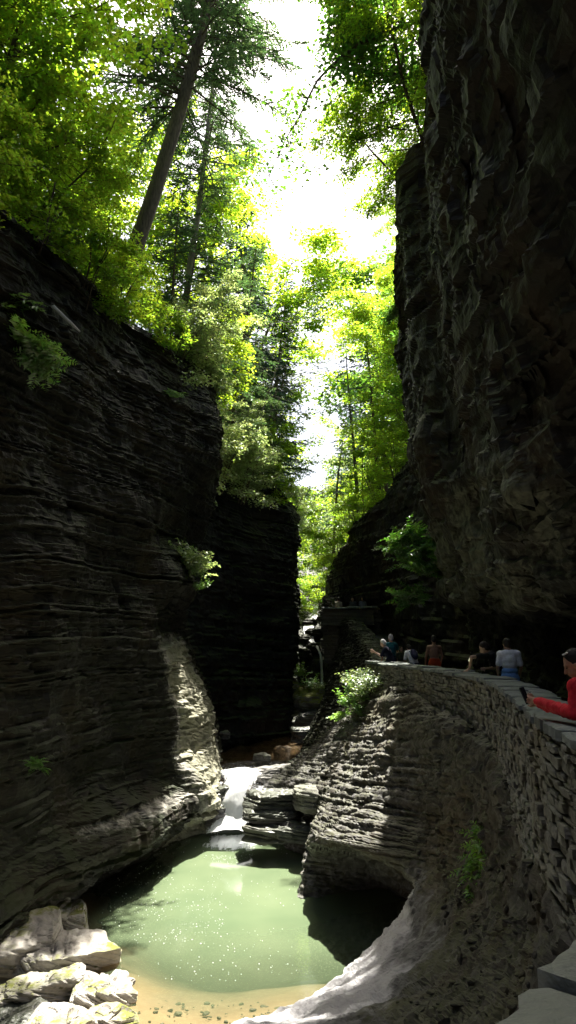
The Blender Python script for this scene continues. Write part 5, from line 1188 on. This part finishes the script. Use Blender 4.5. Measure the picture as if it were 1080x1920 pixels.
# shirtless person with orange shorts
person(Q(4.32, 22.0, -1.6), dirz(-.1, 1), 'shirtless man in orange red shorts seen from behind on the path', dict(elL=(-.25, .02, 1.14), elR=(.25, .02, 1.14), wrL=(-.24, .14, .92), wrR=(.24, .14, .92)), skin=(.34, .19, .125), bottom=(.50, .06, .015), blen=.95, hair_kind='short', nod=.35, height=1.72)
def pack(col):
    def f(root, j, H, Rh, Rt):
        c = (j['chest'] + j['waist']) / 2; b = lambda v: tuple(c + Rt @ np.array(v, float))
        pk = link('backpack', fuse('backpack', [prim_ell(b((0, -.17, .02)), (.14, .09, .22), Rt), prim_ell(b((0, -.23, -.06)), (.10, .05, .10), Rt)], .016, cmat('pack_%d' % int(col[2] * 1000), col)), root)
        link('strap', fuse('strap', [prim_capsule(b((q, -.11, .19)), b((q, .10, .16)), .02, .02) for q in (-.1, .1)] + [prim_capsule(b((q, .10, .16)), b((q, .11, -.08)), .02, .02) for q in (-.1, .1)], .014, cmat('pack_%d' % int(col[2] * 1000), col)), pk)
    return f
person(Q(3.98, 23.6, -1.6), dirz(-.35, 1), 'person in a white T-shirt with a dark navy backpack bending to the wall', dict(chest=(0, .12, 1.22), waist=(0, .04, 1.08), neck=(0, .24, 1.36), head=(0, .33, 1.46), shL=(-.17, .18, 1.31), shR=(.17, .18, 1.31), elL=(-.24, .2, 1.05), elR=(.22, .2, 1.05), wrL=(-.22, .3, .86), wrR=(.2, .3, .88)), shirt=(.78, .8, .86), sleeve=.8, bottom=(.04, .05, .09), blen=1.0, nod=.6, height=1.6, extras=pack((.012, .015, .05)))
person(Q(3.52, 25.4, -1.6), dirz(-.4, .9), 'person in a teal shirt and grey cap standing behind the wall', dict(elL=(-.27, .05, 1.15), wrL=(-.30, .12, .92), elR=(.30, .06, 1.20), wrR=(.24, .20, 1.42)), skin=(.40, .27, .21), shirt=(.02, .13, .16), sleeve=.6, bottom=(.02, .03, .07), blen=1.9, hair=(.28, .28, .30), height=1.78, nod=.2)
person(Q(4.05, 26.6, -1.6), dirz(.2, -1), 'small person in dark olive standing between the teal shirt and the backpack', dict(), shirt=(.05, .055, .03), sleeve=.5, bottom=(.12, .12, .13), blen=1.9, hair=(.05, .04, .02), height=1.38)
loc = Q(3.46, 25.0, -1.6); rzw = dirz(-.9, .3); L_ = lambda p: tuple(to_local(p, loc, rzw, 1.7 / 1.75))
JW = spine((0, -.05, .93), L_(P(714, 1199, 25.0)))
JW.update(elL=tuple(np.array(JW['shL']) + (-.05, .14, -.24)), elR=tuple(np.array(JW['shR']) + (.05, .14, -.24)), wrL=L_(P(702, 1222, 24.85)), wrR=L_(P(701, 1223, 25.15)))
person(loc, rzw, 'white haired person in navy leaning on the far end of the wall', JW, skin=(.5, .32, .25), shirt=(.015, .018, .04), sleeve=.9, bottom=(.02, .02, .03), blen=1.9, hair=(.7, .7, .7), nod=.5, height=1.7)
for i, (x, lab, sh) in enumerate([(2.95, 'faint person in pale clothes behind the far parapet beside the cascade', (.3, .27, .2)), (3.75, 'faint person in dark clothes behind the far parapet', (.05, .05, .06)), (4.3, 'faint person in grey at the right end of the far parapet', (.14, .15, .17))]):
    person(Q(x, 42.9 - i * .3, .75), dirz(-.5, -1 if i else 1), lab, {}, shirt=sh, sleeve=.6, bottom=(.03, .03, .04), blen=1.9, height=1.7, voxel=.022)
# ---------------------------------------------------------------- light, sky, camera
SUN_AZ, SUN_EL = R(13), R(62)          # to the right of straight ahead
s = Vector((math.sin(SUN_AZ) * math.cos(SUN_EL), math.cos(SUN_AZ) * math.cos(SUN_EL), math.sin(SUN_EL)))
sl = bpy.data.lights.new('sun', 'SUN'); sl.energy = 5.0; sl.angle = R(.53); sl.color = (1, .95, .86)
so = bpy.data.objects.new('sun', sl); COL.objects.link(so); so.rotation_euler = s.to_track_quat('Z', 'Y').to_euler(); so.location = (0, 0, 60)
w = bpy.data.worlds.new('World'); scene.world = w; w.use_nodes = True; nt = w.node_tree; nt.nodes.clear()
sk = nt.nodes.new('ShaderNodeTexSky'); sk.sky_type = 'NISHITA'; sk.sun_disc = False; sk.sun_elevation = SUN_EL; sk.sun_rotation = SUN_AZ
sk.air_density = 1.0; sk.dust_density = 6.0; sk.ozone_density = 1.0
bg = nt.nodes.new('ShaderNodeBackground'); bg.inputs[1].default_value = .06
out = nt.nodes.new('ShaderNodeOutputWorld'); nt.links.new(sk.outputs[0], bg.inputs[0]); nt.links.new(bg.outputs[0], out.inputs[0])
cam = bpy.data.cameras.new('camera'); co = bpy.data.objects.new('camera', cam); COL.objects.link(co)
co.location = (0, 0, CAMZ); co.rotation_euler = (math.pi / 2 + PITCH, 0, 0)
cam.sensor_fit = 'VERTICAL'; cam.sensor_height = 24; cam.lens = 24 * FPX / 1920; cam.clip_start = .05; cam.clip_end = 3000
scene.camera = co
scene.render.resolution_x, scene.render.resolution_y = 576, 1024
v = scene.view_settings; v.view_transform = 'Standard'; v.look = 'None'; v.gamma = 1; v.exposure = 2.4; v.use_curve_mapping = False
cy = scene.cycles; cy.use_denoising = True; cy.max_bounces = 8; cy.diffuse_bounces = 3; cy.transparent_max_bounces = 12; cy.transmission_bounces = 4; cy.glossy_bounces = 3
cy.sample_clamp_indirect = 6

if HAZE:
    me = bpy.data.meshes.new('haze'); bm = bmesh.new(); bmesh.ops.create_cube(bm, size=1)
    bmesh.ops.scale(bm, vec=(2000, 2700, 160), verts=bm.verts); bmesh.ops.translate(bm, vec=(0, 300, CAMZ - 10.5 + 80), verts=bm.verts); bm.to_mesh(me); bm.free()
    hm = bpy.data.materials.new('thin_haze'); hm.use_nodes = True; t = hm.node_tree; t.nodes.clear()
    pv = t.nodes.new('ShaderNodeVolumePrincipled'); pv.inputs['Density'].default_value = HAZE; pv.inputs['Color'].default_value = (.92, .95, 1, 1); pv.inputs['Anisotropy'].default_value = .7
    mo = t.nodes.new('ShaderNodeOutputMaterial'); t.links.new(pv.outputs[0], mo.inputs['Volume']); me.materials.append(hm)
    tag(link('haze', me), kind='stuff')
